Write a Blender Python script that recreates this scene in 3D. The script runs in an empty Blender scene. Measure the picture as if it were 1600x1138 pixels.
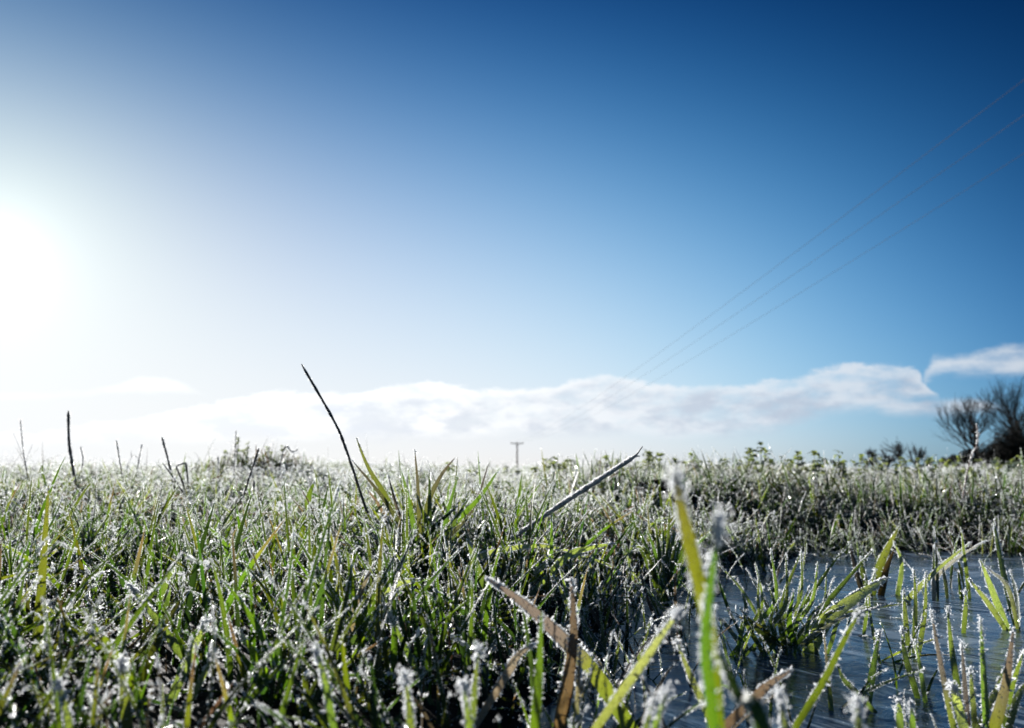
import bpy, math, random
import numpy as np
from mathutils import Vector, Matrix

# ------------------------------------------------------------------ camera, sky, sun, exposure
SC = bpy.context.scene
COL = SC.collection
EXPOSURE = 1.6
EYE = 0.15                      # the lens is a hand's width above the ice
FPX = 1244.0                    # focal length in photograph pixels (28 mm on 36 mm, 1600 px wide)
HORIZON = 733.0                 # photograph row of the horizon
PITCH = math.atan((HORIZON - 569.0) / FPX)

cam_data = bpy.data.cameras.new('camera')
cam = bpy.data.objects.new('camera', cam_data)
COL.objects.link(cam)
cam.location = (0, 0, EYE)
cam.rotation_euler = (math.pi / 2 + PITCH, 0, 0)
cam_data.sensor_width = 36.0
cam_data.lens = 28.0
cam_data.clip_start = 0.01
cam_data.clip_end = 6000.0
cam_data.dof.use_dof = True
cam_data.dof.focus_distance = 0.66
cam_data.dof.aperture_fstop = 11.0
SC.camera = cam

CP, SP = math.cos(PITCH), math.sin(PITCH)
def ray(px, py):
    """direction of a photograph pixel, scaled so that y = 1"""
    x = (px - 800.0) / FPX
    u = (569.0 - py) / FPX
    d = np.array([x, CP - u * SP, SP + u * CP])
    return d / d[1]
def at(px, py, d):
    r = ray(px, py)
    return np.array([r[0] * d, d, EYE + r[2] * d])

sd = ray(-14.0, 400.0)
sd = sd / np.linalg.norm(sd)
SUN = Vector(sd)
SUN_EL = math.asin(SUN.z)
SUN_AZ = math.atan2(SUN.x, SUN.y)

sun_data = bpy.data.lights.new('sun', 'SUN')
sun_data.energy = 5.0
sun_data.angle = math.radians(0.53)
sun_data.color = (1.0, 0.96, 0.91)
sun = bpy.data.objects.new('sun', sun_data)
COL.objects.link(sun)
sun.location = (-8, 12, 6)
sun.rotation_euler = (-SUN).to_track_quat('-Z', 'Y').to_euler()

world = bpy.data.worlds.new('World')
SC.world = world
world.use_nodes = True

class NT:
    """small helper to write node graphs as expressions"""
    def __init__(self, tree):
        self.t = tree
        tree.nodes.clear()
    def n(self, kind, **kw):
        nd = self.t.nodes.new(kind)
        for k, v in kw.items():
            setattr(nd, k, v)
        return nd
    def put(self, sock, v):
        if isinstance(v, bpy.types.NodeSocket):
            self.t.links.new(v, sock)
        elif v is not None:
            sock.default_value = v
    def m(self, op, a, b=None, c=None, clamp=False):
        nd = self.n('ShaderNodeMath', operation=op, use_clamp=clamp)
        for i, v in enumerate((a, b, c)):
            if v is not None:
                self.put(nd.inputs[i], v)
        return nd.outputs[0]
    def vm(self, op, a, b=None, out=0):
        nd = self.n('ShaderNodeVectorMath', operation=op)
        self.put(nd.inputs[0], a)
        if b is not None:
            self.put(nd.inputs[1], b)
        return nd.outputs[out]
    def mix(self, f, a, b, blend='MIX'):
        nd = self.n('ShaderNodeMix', data_type='RGBA', blend_type=blend)
        self.put(nd.inputs[0], f)
        self.put(nd.inputs[6], a if isinstance(a, bpy.types.NodeSocket) else (*a, 1))
        self.put(nd.inputs[7], b if isinstance(b, bpy.types.NodeSocket) else (*b, 1))
        return nd.outputs[2]
    def sstep(self, v, lo, hi, a=0.0, b=1.0, kind='SMOOTHSTEP'):
        nd = self.n('ShaderNodeMapRange', interpolation_type=kind)
        for i, x in enumerate((v, lo, hi, a, b)):
            self.put(nd.inputs[i], x)
        return nd.outputs[0]
    def noise(self, vec, scale, detail=4.0, rough=0.5, out=0, dims='3D'):
        nd = self.n('ShaderNodeTexNoise', noise_dimensions=dims)
        if vec is not None:
            self.put(nd.inputs['Vector'], vec)
        nd.inputs['Scale'].default_value = scale
        nd.inputs['Detail'].default_value = detail
        nd.inputs['Roughness'].default_value = rough
        return nd.outputs[out]
    def ramp(self, f, stops, mode='LINEAR'):
        nd = self.n('ShaderNodeValToRGB')
        cr = nd.color_ramp
        cr.interpolation = mode
        while len(cr.elements) < len(stops):
            cr.elements.new(0.5)
        for e, (p, c) in zip(cr.elements, stops):
            e.position = p
            e.color = (*c, 1) if not isinstance(c, float) else (c, c, c, 1)
        self.put(nd.inputs[0], f)
        return nd.outputs[0]
    def curve(self, v, pts):
        nd = self.n('ShaderNodeFloatCurve')
        c = nd.mapping.curves[0]
        while len(c.points) < len(pts):
            c.points.new(0.5, 0.5)
        for p, (x, y) in zip(c.points, pts):
            p.location = (x, y)
            p.handle_type = 'AUTO'
        nd.mapping.update()
        self.put(nd.inputs['Value'], v)
        return nd.outputs[0]

def build_world():
    g = NT(world.node_tree)
    out = g.n('ShaderNodeOutputWorld')
    sky = g.n('ShaderNodeTexSky', sky_type='NISHITA', sun_disc=False)
    sky.sun_elevation = SUN_EL
    sky.sun_rotation = SUN_AZ
    sky.altitude = 60.0
    sky.air_density = 1.0
    sky.dust_density = 0.35
    sky.ozone_density = 3.0
    d = g.vm('NORMALIZE', g.n('ShaderNodeTexCoord').outputs['Generated'])
    sep = g.n('ShaderNodeSeparateXYZ')
    g.put(sep.inputs[0], d)
    dx, dy, dz = sep.outputs
    # angle from the sun, degrees: the white aureole of a low winter sun
    ang = g.m('MULTIPLY', g.m('ARCCOSINE', g.m('MINIMUM', g.vm('DOT_PRODUCT', d, tuple(SUN), out=1), 0.99999)), 57.29578)
    glow = g.m('ADD', g.m('MULTIPLY', g.m('EXPONENT', g.m('MULTIPLY', ang, -1 / 2.0)), 0.5),
               g.m('MULTIPLY', g.m('EXPONENT', g.m('MULTIPLY', ang, -1 / 6.0)), 0.14))
    el = g.m('MULTIPLY', g.m('ARCSINE', dz), 57.29578)
    az = g.m('MULTIPLY', g.m('ARCTAN2', dx, dy), 57.29578)
    # the model sky, graded to the deep winter blue: paler low down, darker high up and away from the sun
    e_ = g.m('MULTIPLY', g.m('MINIMUM', g.m('MAXIMUM', el, 0.0), 34.0), 1 / 30.0)
    a_ = g.m('MULTIPLY', g.m('MINIMUM', ang, 66.0), 1 / 60.0)
    e2, a2_, ea = g.m('MULTIPLY', e_, e_), g.m('MULTIPLY', a_, a_), g.m('MULTIPLY', e_, a_)
    grade = g.n('ShaderNodeCombineXYZ')
    near_ = g.m('EXPONENT', g.m('MULTIPLY', ang, -1 / 9.0))
    for i, k in enumerate(((-1.051, 2.509, -3.632, 7.213, -6.216, -2.214, 1.453),
                           (-0.300, 0.599, -1.896, 5.134, -4.392, -0.591, 1.592),
                           (0.483, -0.564, -0.825, 4.167, -3.527, -0.405, 0.868))):
        p = g.m('MULTIPLY_ADD', e_, k[1], k[0])
        for f, q in zip((e2, a_, a2_, ea, near_), k[2:]):
            p = g.m('MULTIPLY_ADD', f, q, p)
        g.put(grade.inputs[i], g.m('EXPONENT', p))
    s = g.vm('MULTIPLY', g.vm('MULTIPLY', sky.outputs[0], (SKY_STR,) * 3), grade.outputs[0])
    # soft shoulder: the low bright sky saturates gently
    sp = g.n('ShaderNodeSeparateXYZ')
    g.put(sp.inputs[0], s)
    sh = g.n('ShaderNodeCombineXYZ')
    for i in range(3):
        g.put(sh.inputs[i], g.m('MULTIPLY', g.m('SUBTRACT', 1.0, g.m('EXPONENT', g.m('MULTIPLY', sp.outputs[i], -1.0))), (0.95, 0.965, 0.985)[i]))
    s = sh.outputs[0]
    cg = g.n('ShaderNodeCombineXYZ')
    for i, k in enumerate((1.0, 0.98, 0.95)):
        g.put(cg.inputs[i], g.m('MULTIPLY', glow, k))
    s = g.vm('MINIMUM', g.vm('ADD', s, cg.outputs[0]), (6.0, 6.0, 6.0))
    # ---- a long bank of flat cloud low over the field, and loose scraps beside it
    uv = g.n('ShaderNodeCombineXYZ')
    g.put(uv.inputs[0], g.m('MULTIPLY', az, 0.42))
    g.put(uv.inputs[1], el)
    w = uv.outputs[0]
    n1 = g.m('SUBTRACT', g.noise(w, 0.62, 9.0, 0.66), 0.5)
    n2 = g.m('SUBTRACT', g.noise(w, 0.22, 3.0, 0.5), 0.5)
    n3 = g.noise(g.vm('ADD', w, (31.0, 7.0, 0)), 0.9, 5.0, 0.55)
    azn = g.m('MULTIPLY_ADD', az, 1 / 120.0, 0.5, clamp=True)
    def px_curve(pts):      # photograph rows along the cloud, as elevation over azimuth
        q = []
        for px, py in pts:
            r = ray(px, py)
            a = math.degrees(math.atan2(r[0], r[1]))
            e = math.degrees(math.asin(r[2] / np.linalg.norm(r)))
            q.append((a / 120 + 0.5, e / 12.0))
        q = [(0.0, q[0][1] * 0.6)] + q + [(1.0, q[-1][1])]
        return g.m('MULTIPLY', g.curve(azn, q), 12.0)
    top = px_curve([(-200, 690), (60, 668), (230, 645), (400, 615), (560, 607), (650, 595), (800, 606), (960, 583),
                    (1080, 597), (1200, 592), (1330, 568), (1400, 566), (1450, 596), (1500, 632), (1700, 650)])
    bot = px_curve([(-200, 700), (60, 700), (230, 692), (400, 690), (560, 690), (650, 690), (800, 684), (960, 682),
                    (1080, 686), (1200, 676), (1330, 648), (1420, 640), (1462, 628), (1520, 632), (1700, 640)])
    under = g.m('SUBTRACT', g.m('MULTIPLY_ADD', n1, 2.2, g.m('MULTIPLY_ADD', n2, 0.8, g.m('SUBTRACT', top, 0.12))), el)
    over = g.m('SUBTRACT', el, g.m('MULTIPLY_ADD', n1, 1.5, bot))
    a = g.m('MULTIPLY', g.sstep(under, -0.10, 0.30), g.sstep(over, -0.3, 0.9))
    top2 = px_curve([(1200, 640), (1380, 628), (1420, 622), (1470, 556), (1520, 550), (1600, 536), (1700, 528)])
    bot2 = px_curve([(1200, 640), (1380, 640), (1420, 634), (1470, 582), (1520, 586), (1600, 588), (1700, 580)])
    under2 = g.m('SUBTRACT', g.m('MULTIPLY_ADD', n1, 2.0, top2), el)
    over2 = g.m('SUBTRACT', el, g.m('MULTIPLY_ADD', n1, 1.6, bot2))
    a2 = g.m('MULTIPLY', g.sstep(under2, -0.25, 0.55), g.sstep(over2, -0.4, 0.6))
    top3 = px_curve([(0, 612), (90, 612), (180, 600), (245, 588), (300, 604), (400, 640), (1330, 640), (1390, 622), (1450, 622), (1515, 618), (1600, 640)])
    bot3 = px_curve([(0, 622), (90, 618), (180, 612), (245, 612), (300, 611), (400, 636), (1330, 636), (1390, 648), (1450, 650), (1515, 646), (1600, 636)])
    under3 = g.m('SUBTRACT', g.m('MULTIPLY_ADD', n1, 0.9, top3), el)
    over3 = g.m('SUBTRACT', el, g.m('MULTIPLY_ADD', n1, 0.9, bot3))
    a3 = g.m('MULTIPLY', g.m('MULTIPLY', g.sstep(under3, -0.1, 0.5), g.sstep(over3, -0.3, 0.5)), 0.95)
    alpha = g.m('MAXIMUM', g.m('MAXIMUM', a, a2), a3)
    alpha = g.m('MULTIPLY', alpha, g.sstep(az, -34.0, 0.0, 0.35, 1.0))
    alpha = g.m('MULTIPLY', alpha, g.sstep(n3, 0.30, 0.60, 0.38, 0.90))
    n4 = g.noise(g.vm('ADD', w, (3.0, 55.0, 0)), 0.5, 6.0, 0.6)
    depth = g.m('MULTIPLY', g.sstep(under, 0.12, 1.2), g.sstep(n4, 0.40, 0.60, 0.10, 1.0))
    lit = g.m('MULTIPLY_ADD', g.m('EXPONENT', g.m('MULTIPLY', ang, -1 / 45.0)), 1.40, 0.42)
    ccol = g.mix(depth, (1.0, 1.0, 1.0), (0.68, 0.72, 0.79))
    ccol = g.mix(g.sstep(ang, 25.0, 62.0), ccol, g.mix(1.0, ccol, (0.88, 0.96, 1.06), 'MULTIPLY'))
    cl = g.n('ShaderNodeVectorMath', operation='SCALE')
    g.put(cl.inputs[0], ccol)
    g.put(cl.inputs['Scale'], lit)
    s = g.mix(alpha, s, cl.outputs[0])
    bg = g.n('ShaderNodeBackground')
    g.put(bg.inputs[0], s)
    bg.inputs[1].default_value = 2.0 ** -EXPOSURE
    g.t.links.new(bg.outputs[0], out.inputs[0])
SKY_STR = 0.10
build_world()

vs = SC.view_settings
vs.view_transform = 'Standard'
vs.look = 'None'
vs.exposure = EXPOSURE
vs.gamma = 1.0
vs.use_curve_mapping = False
SC.render.engine = 'CYCLES'
cy = SC.cycles
cy.max_bounces = 7
cy.diffuse_bounces = 3
cy.glossy_bounces = 3
cy.transmission_bounces = 5
cy.transparent_max_bounces = 8
cy.sample_clamp_indirect = 4.0
cy.caustics_reflective = False
cy.caustics_refractive = False
cy.use_denoising = True

# ------------------------------------------------------------------ materials
def material(name):
    m = bpy.data.materials.new(name)
    m.use_nodes = True
    g = NT(m.node_tree)
    out = g.n('ShaderNodeOutputMaterial')
    return m, g, out
def principled(g, **kw):
    p = g.n('ShaderNodeBsdfPrincipled')
    for k, v in kw.items():
        g.put(p.inputs[k.replace('_', ' ')], (*v, 1) if isinstance(v, tuple) and len(v) == 3 else v)
    return p
def mixsh(g, f, a, b):
    n = g.n('ShaderNodeMixShader')
    g.put(n.inputs[0], f)
    g.put(n.inputs[1], a)
    g.put(n.inputs[2], b)
    return n.outputs[0]
def bump(g, h, strength, dist):
    n = g.n('ShaderNodeBump')
    n.inputs['Strength'].default_value = strength
    n.inputs['Distance'].default_value = dist
    g.put(n.inputs['Height'], h)
    return n.outputs[0]

def make_blade_material():
    """living leaf: vertex colour carries its own hue, alpha the rime film grown on it"""
    m, g, out = material('grass_leaf')
    at_ = g.n('ShaderNodeAttribute', attribute_name='col')
    tc = g.n('ShaderNodeTexCoord').outputs['Object']
    rnd = g.n('ShaderNodeObjectInfo').outputs['Random']
    hs = g.n('ShaderNodeHueSaturation')
    g.put(hs.inputs['Hue'], g.m('MULTIPLY_ADD', rnd, 0.05, 0.47))
    g.put(hs.inputs['Value'], g.m('MULTIPLY_ADD', rnd, 0.45, 0.46))
    g.put(hs.inputs['Color'], at_.outputs['Color'])
    lv = g.n('ShaderNodeAttribute', attribute_name='lv').outputs['Vector']      # across the leaf, along it, one number per leaf
    vein = g.noise(g.vm('MULTIPLY', lv, (7.0, 14.0, 60.0)), 1.0, 3.0, 0.6)
    leaf = g.mix(g.sstep(vein, 0.35, 0.65, 0.0, 0.6), hs.outputs[0], g.mix(1.0, hs.outputs[0], (0.50, 0.58, 0.60), 'MULTIPLY'))
    blotch = g.noise(g.vm('MULTIPLY', lv, (1.6, 90.0, 60.0)), 1.0, 4.0, 0.65)
    leaf = g.mix(g.sstep(blotch, 0.60, 0.74, 0.0, 0.7), leaf, g.mix(1.0, leaf, (1.5, 0.95, 0.7), 'MULTIPLY'))
    leaf = g.mix(g.sstep(blotch, 0.40, 0.26, 0.0, 0.5), leaf, g.mix(1.0, leaf, (0.5, 0.62, 0.7), 'MULTIPLY'))
    grain = g.noise(tc, 1500.0, 3.0, 0.7)
    film = g.m('MULTIPLY', at_.outputs['Alpha'], g.sstep(grain, 0.35, 0.62, 0.25, 1.0), clamp=True)
    c = g.mix(film, leaf, (0.50, 0.60, 0.66))
    nrm = bump(g, grain, 0.35, 0.0006)
    p = principled(g, Base_Color=c, Roughness=g.sstep(film, 0.0, 0.6, 0.38, 0.75), Normal=nrm)
    p.inputs['Specular IOR Level'].default_value = 0.25
    tr = g.n('ShaderNodeBsdfTranslucent')
    sc = g.n('ShaderNodeSeparateColor')
    g.put(sc.inputs[0], leaf)
    fresh = g.sstep(g.m('SUBTRACT', sc.outputs[1], sc.outputs[0]), -0.015, 0.02)       # sap-green lets yellow-green light through, straw does not
    tint = g.mix(fresh, (1.25, 1.2, 1.0), (2.15, 2.05, 0.38))
    g.put(tr.inputs[0], g.mix(1.0, g.mix(g.m('MULTIPLY', film, 0.6), leaf, (0.45, 0.52, 0.5)), tint, 'MULTIPLY'))
    g.t.links.new(mixsh(g, 0.42, p.outputs[0], tr.outputs[0]), out.inputs[0])
    return m
def make_frost_material():
    m, g, out = material('hoar_frost')
    d = principled(g, Base_Color=(0.70, 0.735, 0.76), Roughness=0.28)
    d.inputs['Specular IOR Level'].default_value = 0.6
    d.inputs['IOR'].default_value = 1.31
    tr = g.n('ShaderNodeBsdfTranslucent')
    tr.inputs[0].default_value = (0.90, 0.92, 0.93, 1)
    gl = g.n('ShaderNodeBsdfGlossy')
    gl.inputs['Roughness'].default_value = 0.10
    gl.inputs[0].default_value = (0.95, 0.95, 0.95, 1)
    a = mixsh(g, 0.64, d.outputs[0], tr.outputs[0])
    g.t.links.new(mixsh(g, 0.18, a, gl.outputs[0]), out.inputs[0])
    return m
def make_stalk_material():
    m, g, out = material('dry_stalk')
    at_ = g.n('ShaderNodeAttribute', attribute_name='col')
    tc = g.n('ShaderNodeTexCoord').outputs['Object']
    mp = g.vm('MULTIPLY', tc, (1.0, 1.0, 0.12))
    n = g.noise(mp, 700.0, 4.0, 0.6)
    n2 = g.noise(tc, 90.0, 3.0, 0.6)
    c = g.mix(g.sstep(n, 0.35, 0.7), at_.outputs['Color'], g.mix(1.0, at_.outputs['Color'], (0.45, 0.42, 0.42), 'MULTIPLY'))
    c = g.mix(g.sstep(n2, 0.5, 0.7, 0.0, 0.4), c, g.mix(1.0, at_.outputs['Color'], (1.6, 1.4, 1.2), 'MULTIPLY'))
    c = g.mix(g.m('MULTIPLY', at_.outputs['Alpha'], g.sstep(g.noise(tc, 1300.0, 2.0), 0.42, 0.6)), c, (0.55, 0.6, 0.64))
    p = principled(g, Base_Color=c, Roughness=0.7, Normal=bump(g, n, 0.5, 0.0006))
    g.t.links.new(p.outputs[0], out.inputs[0])
    return m
def make_soil_material():
    m, g, out = material('frozen_soil')
    tc = g.n('ShaderNodeNewGeometry').outputs['Position']
    n = g.noise(tc, 35.0, 6.0, 0.6)
    n2 = g.noise(tc, 260.0, 4.0, 0.65)
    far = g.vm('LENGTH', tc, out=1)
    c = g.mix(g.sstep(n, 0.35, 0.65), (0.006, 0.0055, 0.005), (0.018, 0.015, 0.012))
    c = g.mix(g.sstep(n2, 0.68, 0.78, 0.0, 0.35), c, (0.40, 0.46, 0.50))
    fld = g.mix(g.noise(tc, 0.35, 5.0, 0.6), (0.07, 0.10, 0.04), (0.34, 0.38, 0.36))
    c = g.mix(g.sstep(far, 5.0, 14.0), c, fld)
    p = principled(g, Base_Color=c, Roughness=0.85, Normal=bump(g, g.m('ADD', n2, n), 0.8, 0.006))
    p.inputs['Specular IOR Level'].default_value = 0.1
    g.t.links.new(p.outputs[0], out.inputs[0])
    return m
def make_ice_material():
    """a skin of clear ice over dark water: ripple ridges frozen in, grey veils coloured for reflected sky and rime specks"""
    m, g, out = material('puddle_ice')
    tc = g.n('ShaderNodeNewGeometry').outputs['Position']
    warp = g.vm('MULTIPLY', g.noise(tc, 6.0, 3.0, 0.5, out=1), (0.16, 0.16, 0.0))
    w = g.vm('ADD', tc, warp)
    rip = g.noise(g.vm('MULTIPLY', w, (30.0, 54.0, 1.0)), 1.0, 4.0, 0.55)
    fine = g.noise(g.vm('MULTIPLY', w, (110.0, 170.0, 1.0)), 1.0, 3.0, 0.55)
    wide = g.noise(g.vm('MULTIPLY', tc, (5.0, 11.0, 1.0)), 1.0, 3.0, 0.5)
    veil = g.noise(g.vm('MULTIPLY', w, (13.0, 22.0, 1.0)), 1.0, 5.0, 0.6)
    vor = g.n('ShaderNodeTexVoronoi')
    vor.inputs['Scale'].default_value = 210.0
    g.put(vor.inputs['Vector'], tc)
    speck = g.m('MULTIPLY', g.sstep(vor.outputs['Distance'], 0.16, 0.08), g.sstep(g.noise(tc, 14.0, 3.0), 0.52, 0.66))
    c = g.mix(g.sstep(veil, 0.38, 0.72), (0.028, 0.056, 0.094), (0.17, 0.225, 0.285))  # blue-grey base colour stands in for sky reflected in the ice
    c = g.mix(speck, c, (0.75, 0.8, 0.84))
    h = g.m('ADD', g.m('MULTIPLY', rip, 1.0), g.m('ADD', g.m('MULTIPLY', fine, 0.15), g.m('MULTIPLY', wide, 1.2)))
    p = principled(g, Base_Color=c, Roughness=g.sstep(veil, 0.35, 0.75, 0.14, 0.40), Normal=bump(g, h, 0.20, 0.006))
    p.inputs['IOR'].default_value = 1.31
    p.inputs['Specular IOR Level'].default_value = 0.6
    g.t.links.new(p.outputs[0], out.inputs[0])
    return m
def make_plain(name, c0, c1, scale, rough=0.8, bmp=0.4, dist=0.01, spec=0.08):
    m, g, out = material(name)
    tc = g.n('ShaderNodeTexCoord').outputs['Object']
    n = g.noise(tc, scale, 5.0, 0.6)
    p = principled(g, Base_Color=g.mix(g.sstep(n, 0.3, 0.7), c0, c1), Roughness=rough, Normal=bump(g, n, bmp, dist))
    p.inputs['Specular IOR Level'].default_value = spec
    g.t.links.new(p.outputs[0], out.inputs[0])
    return m
M_LEAF = make_blade_material()
M_FROST = make_frost_material()
M_STALK = make_stalk_material()
M_SOIL = make_soil_material()
M_ICE = make_ice_material()
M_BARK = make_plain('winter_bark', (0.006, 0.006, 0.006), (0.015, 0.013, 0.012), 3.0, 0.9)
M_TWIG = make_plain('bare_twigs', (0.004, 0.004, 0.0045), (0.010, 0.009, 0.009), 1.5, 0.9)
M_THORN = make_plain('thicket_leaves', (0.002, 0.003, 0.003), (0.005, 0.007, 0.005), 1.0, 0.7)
M_POLE = make_plain('creosoted_timber', (0.05, 0.04, 0.032), (0.11, 0.09, 0.07), 6.0, 0.85)
M_STEEL = make_plain('galvanised_steel', (0.22, 0.23, 0.24), (0.36, 0.37, 0.38), 20.0, 0.5, spec=0.5)
M_WIRE = make_plain('weathered_conductor', (0.03, 0.032, 0.035), (0.05, 0.05, 0.05), 0.7, 0.9, 0.0)
M_CERAMIC = make_plain('brown_porcelain', (0.10, 0.045, 0.025), (0.16, 0.07, 0.04), 9.0, 0.25, 0.05, spec=0.5)

# ------------------------------------------------------------------ mesh helpers
def mesh_tris(name, V, F, mats, mi=None, col=None, smooth=None, lv=None):
    V = np.asarray(V, dtype=np.float32)
    F = np.asarray(F, dtype=np.int32)
    me = bpy.data.meshes.new(name)
    me.vertices.add(len(V))
    me.vertices.foreach_set('co', V.ravel())
    k = F.shape[1]
    me.loops.add(F.size)
    me.loops.foreach_set('vertex_index', F.ravel())
    me.polygons.add(len(F))
    me.polygons.foreach_set('loop_start', np.arange(0, F.size, k, dtype=np.int32))
    me.polygons.foreach_set('loop_total', np.full(len(F), k, dtype=np.int32))
    for m in mats:
        me.materials.append(m)
    if mi is not None:
        me.polygons.foreach_set('material_index', np.asarray(mi, dtype=np.int32))
    if smooth is not None:
        me.polygons.foreach_set('use_smooth', np.broadcast_to(np.asarray(smooth, dtype=bool), (len(F),)).copy())
    if col is not None:
        a = me.color_attributes.new('col', 'FLOAT_COLOR', 'POINT')
        a.data.foreach_set('color', np.asarray(col, dtype=np.float32).ravel())
    if lv is not None:
        a = me.attributes.new('lv', 'FLOAT_VECTOR', 'POINT')
        a.data.foreach_set('vector', np.asarray(lv, dtype=np.float32).ravel())
    me.update(calc_edges=True)
    return me
def link(name, me, parent=None, loc=None, kind=None):
    o = bpy.data.objects.new(name, me)
    COL.objects.link(o)
    if parent is not None:
        o.parent = parent
    if loc is not None:
        o.location = loc
    if kind:
        o['kind'] = kind
    return o
def thing(name, label, cat, loc, group=None):
    o = link(name, None, loc=tuple(float(v) for v in loc))
    o.empty_display_size = 0.01
    return tag(o, label, cat, group)
def tag(o, label, cat, group=None):
    o['label'] = label
    o['category'] = cat
    if group:
        o['group'] = group
    return o

# a rime crystal: thin ice plates grown through one another
_p = np.array([(0, -0.5), (0.75, 0.15), (0, 1.35), (-0.7, 0.1)])
def _plate(th, tilt):
    v = np.stack([_p[:, 0] * math.cos(th), _p[:, 0] * math.sin(th), _p[:, 1]], 1)
    v[:, 0] += v[:, 2] * tilt
    v[:, 1] -= v[:, 2] * tilt * 0.6
    return v
OCT_V = np.concatenate([_plate(0.2, 0.35), _plate(1.25, -0.3), _plate(2.3, 0.1)])
OCT_F = np.concatenate([np.array([(0, 1, 2), (0, 2, 3)]) + 4 * k for k in range(3)])
TET_V = np.concatenate([_plate(0.2, 0.3), _plate(1.75, -0.25)])
TET_F = np.concatenate([np.array([(0, 1, 2), (0, 2, 3)]) + 4 * k for k in range(2)])
def grains(P, D, S, rng, fine=True):
    """rime crystals: one small faceted grain at each point P, pointing along D, of size S"""
    TV, TF = (OCT_V, OCT_F) if fine else (TET_V, TET_F)
    n = len(P)
    D = D + rng.normal(0, 0.45, (n, 3))
    D /= np.linalg.norm(D, axis=1, keepdims=True) + 1e-9
    R = rng.normal(0, 1, (n, 3))
    A = np.cross(D, R)
    A /= np.linalg.norm(A, axis=1, keepdims=True) + 1e-9
    B = np.cross(D, A)
    el = rng.uniform(0.7, 1.9, (n, 1, 1))
    ja = rng.uniform(0.55, 1.15, (n, 1, 1))
    jb = rng.uniform(0.55, 1.15, (n, 1, 1))
    V = (A[:, None] * TV[None, :, 0:1] * ja + B[:, None] * TV[None, :, 1:2] * jb + D[:, None] * TV[None, :, 2:3] * el)
    V = P[:, None] + V * S[:, None, None]
    F = TF[None] + (np.arange(n) * len(TV))[:, None, None]
    return V.reshape(-1, 3), F.reshape(-1, 3)

def frames(C, side0):
    """tangents, side and normal vectors along a spine"""
    T = np.gradient(C, axis=0)
    T /= np.linalg.norm(T, axis=1, keepdims=True) + 1e-12
    Sd = side0 - (T * side0).sum(1, keepdims=True) * T if side0.ndim == 2 else np.tile(side0, (len(C), 1))
    Sd = Sd - (Sd * T).sum(1, keepdims=True) * T
    Sd /= np.linalg.norm(Sd, axis=1, keepdims=True) + 1e-12
    return T, Sd, np.cross(T, Sd)

def ribbon(C, side0, width, twist, fold, tip=0.45, base=0.7):
    """a folded grass leaf round a spine: three vertices across, pointed tip"""
    n = len(C)
    t = np.linspace(0, 1, n)
    T, Sd, N = frames(C, np.asarray(side0, float))
    a = twist * t
    S2 = Sd * np.cos(a)[:, None] + N * np.sin(a)[:, None]
    N2 = np.cross(T, S2)
    w = width * 0.5 * np.minimum(base + (1 - base) * t / 0.3, 1.0) * np.where(t > 1 - tip, np.clip((1 - t) / tip, 0, 1) ** 0.62, 1.0)
    w = np.maximum(w, width * 0.03)
    E1 = C + S2 * w[:, None] + N2 * (w * fold)[:, None]
    E2 = C - S2 * w[:, None] + N2 * (w * fold)[:, None]
    V = np.stack([E1, C, E2], 1).reshape(-1, 3)
    i = np.arange(n - 1)[:, None] * 3
    q = np.concatenate([i + np.array([[0, 1, 4, 3]]), i + np.array([[1, 2, 5, 4]])], 0)
    F = np.concatenate([q[:, [0, 1, 2]], q[:, [0, 2, 3]]], 0)
    arc = np.concatenate([[0], np.cumsum(np.linalg.norm(np.diff(C, axis=0), axis=1))])
    lv = np.stack([np.tile([-1.0, 0.0, 1.0], n), np.repeat(arc, 3), np.full(3 * n, (C[-1].sum() * 37.7) % 1.0)], 1)
    return V, F, dict(lv=lv, C=C, E1=E1, E2=E2, S=S2, N=N2, T=T, w=w, t=t)

def lerp_rows(A, u):
    x = np.clip(u, 0, 1) * (len(A) - 1)
    i = np.minimum(x.astype(int), len(A) - 2)
    f = (x - i)[:, None]
    return A[i] * (1 - f) + A[i + 1] * f
def rime(r, L, size, amount, rng, fine=True, top=0.55, lo=0.0):
    """crystals along both edges of a leaf, thicker towards the tip, and a scatter on its upper face"""
    ne = max(3, int(L / (size * 1.15) * amount))
    nf = max(1, int(ne * 0.6 * top))
    P, D = [], []
    for E, s in ((r['E1'], 1.0), (r['E2'], -1.0)):
        u = lo + (1 - lo) * rng.random(ne) ** 0.72
        keep = np.sin(u * 37.0 + rng.uniform(0, 6)) * 0.5 + 0.5 > rng.random(ne) * 0.7   # the rime comes in runs
        u = u[keep]
        P.append(lerp_rows(E, u))
        D.append(lerp_rows(r['S'], u) * s + np.array([0, 0, 0.25]))
    u = lo + (1 - lo) * rng.random(nf) ** 0.55
    v = rng.uniform(-0.9, 0.9, nf)
    sg = np.where(rng.random(nf) < 0.5, 1.0, -1.0)
    nn = lerp_rows(r['N'], u) * sg[:, None]
    P.append(lerp_rows(r['C'], u) + lerp_rows(r['S'], u) * (v * lerp_rows(r['w'][:, None], u)[:, 0])[:, None] + nn * size * 0.15)
    D.append(nn)
    nt = max(3, int(16 * amount))                                    # a knot of crystals at the very tip
    u = 1 - 0.09 * rng.random(nt)
    P.append(lerp_rows(r['C'], u) + rng.normal(0, size * 0.9, (nt, 3)))
    D.append(lerp_rows(r['T'], u) + rng.normal(0, 0.6, (nt, 3)))
    P = np.concatenate(P)
    D = np.concatenate(D)
    S = size * np.exp(rng.normal(0, 0.38, len(P))) * 0.62
    return grains(P, D, S, rng, fine)
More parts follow.
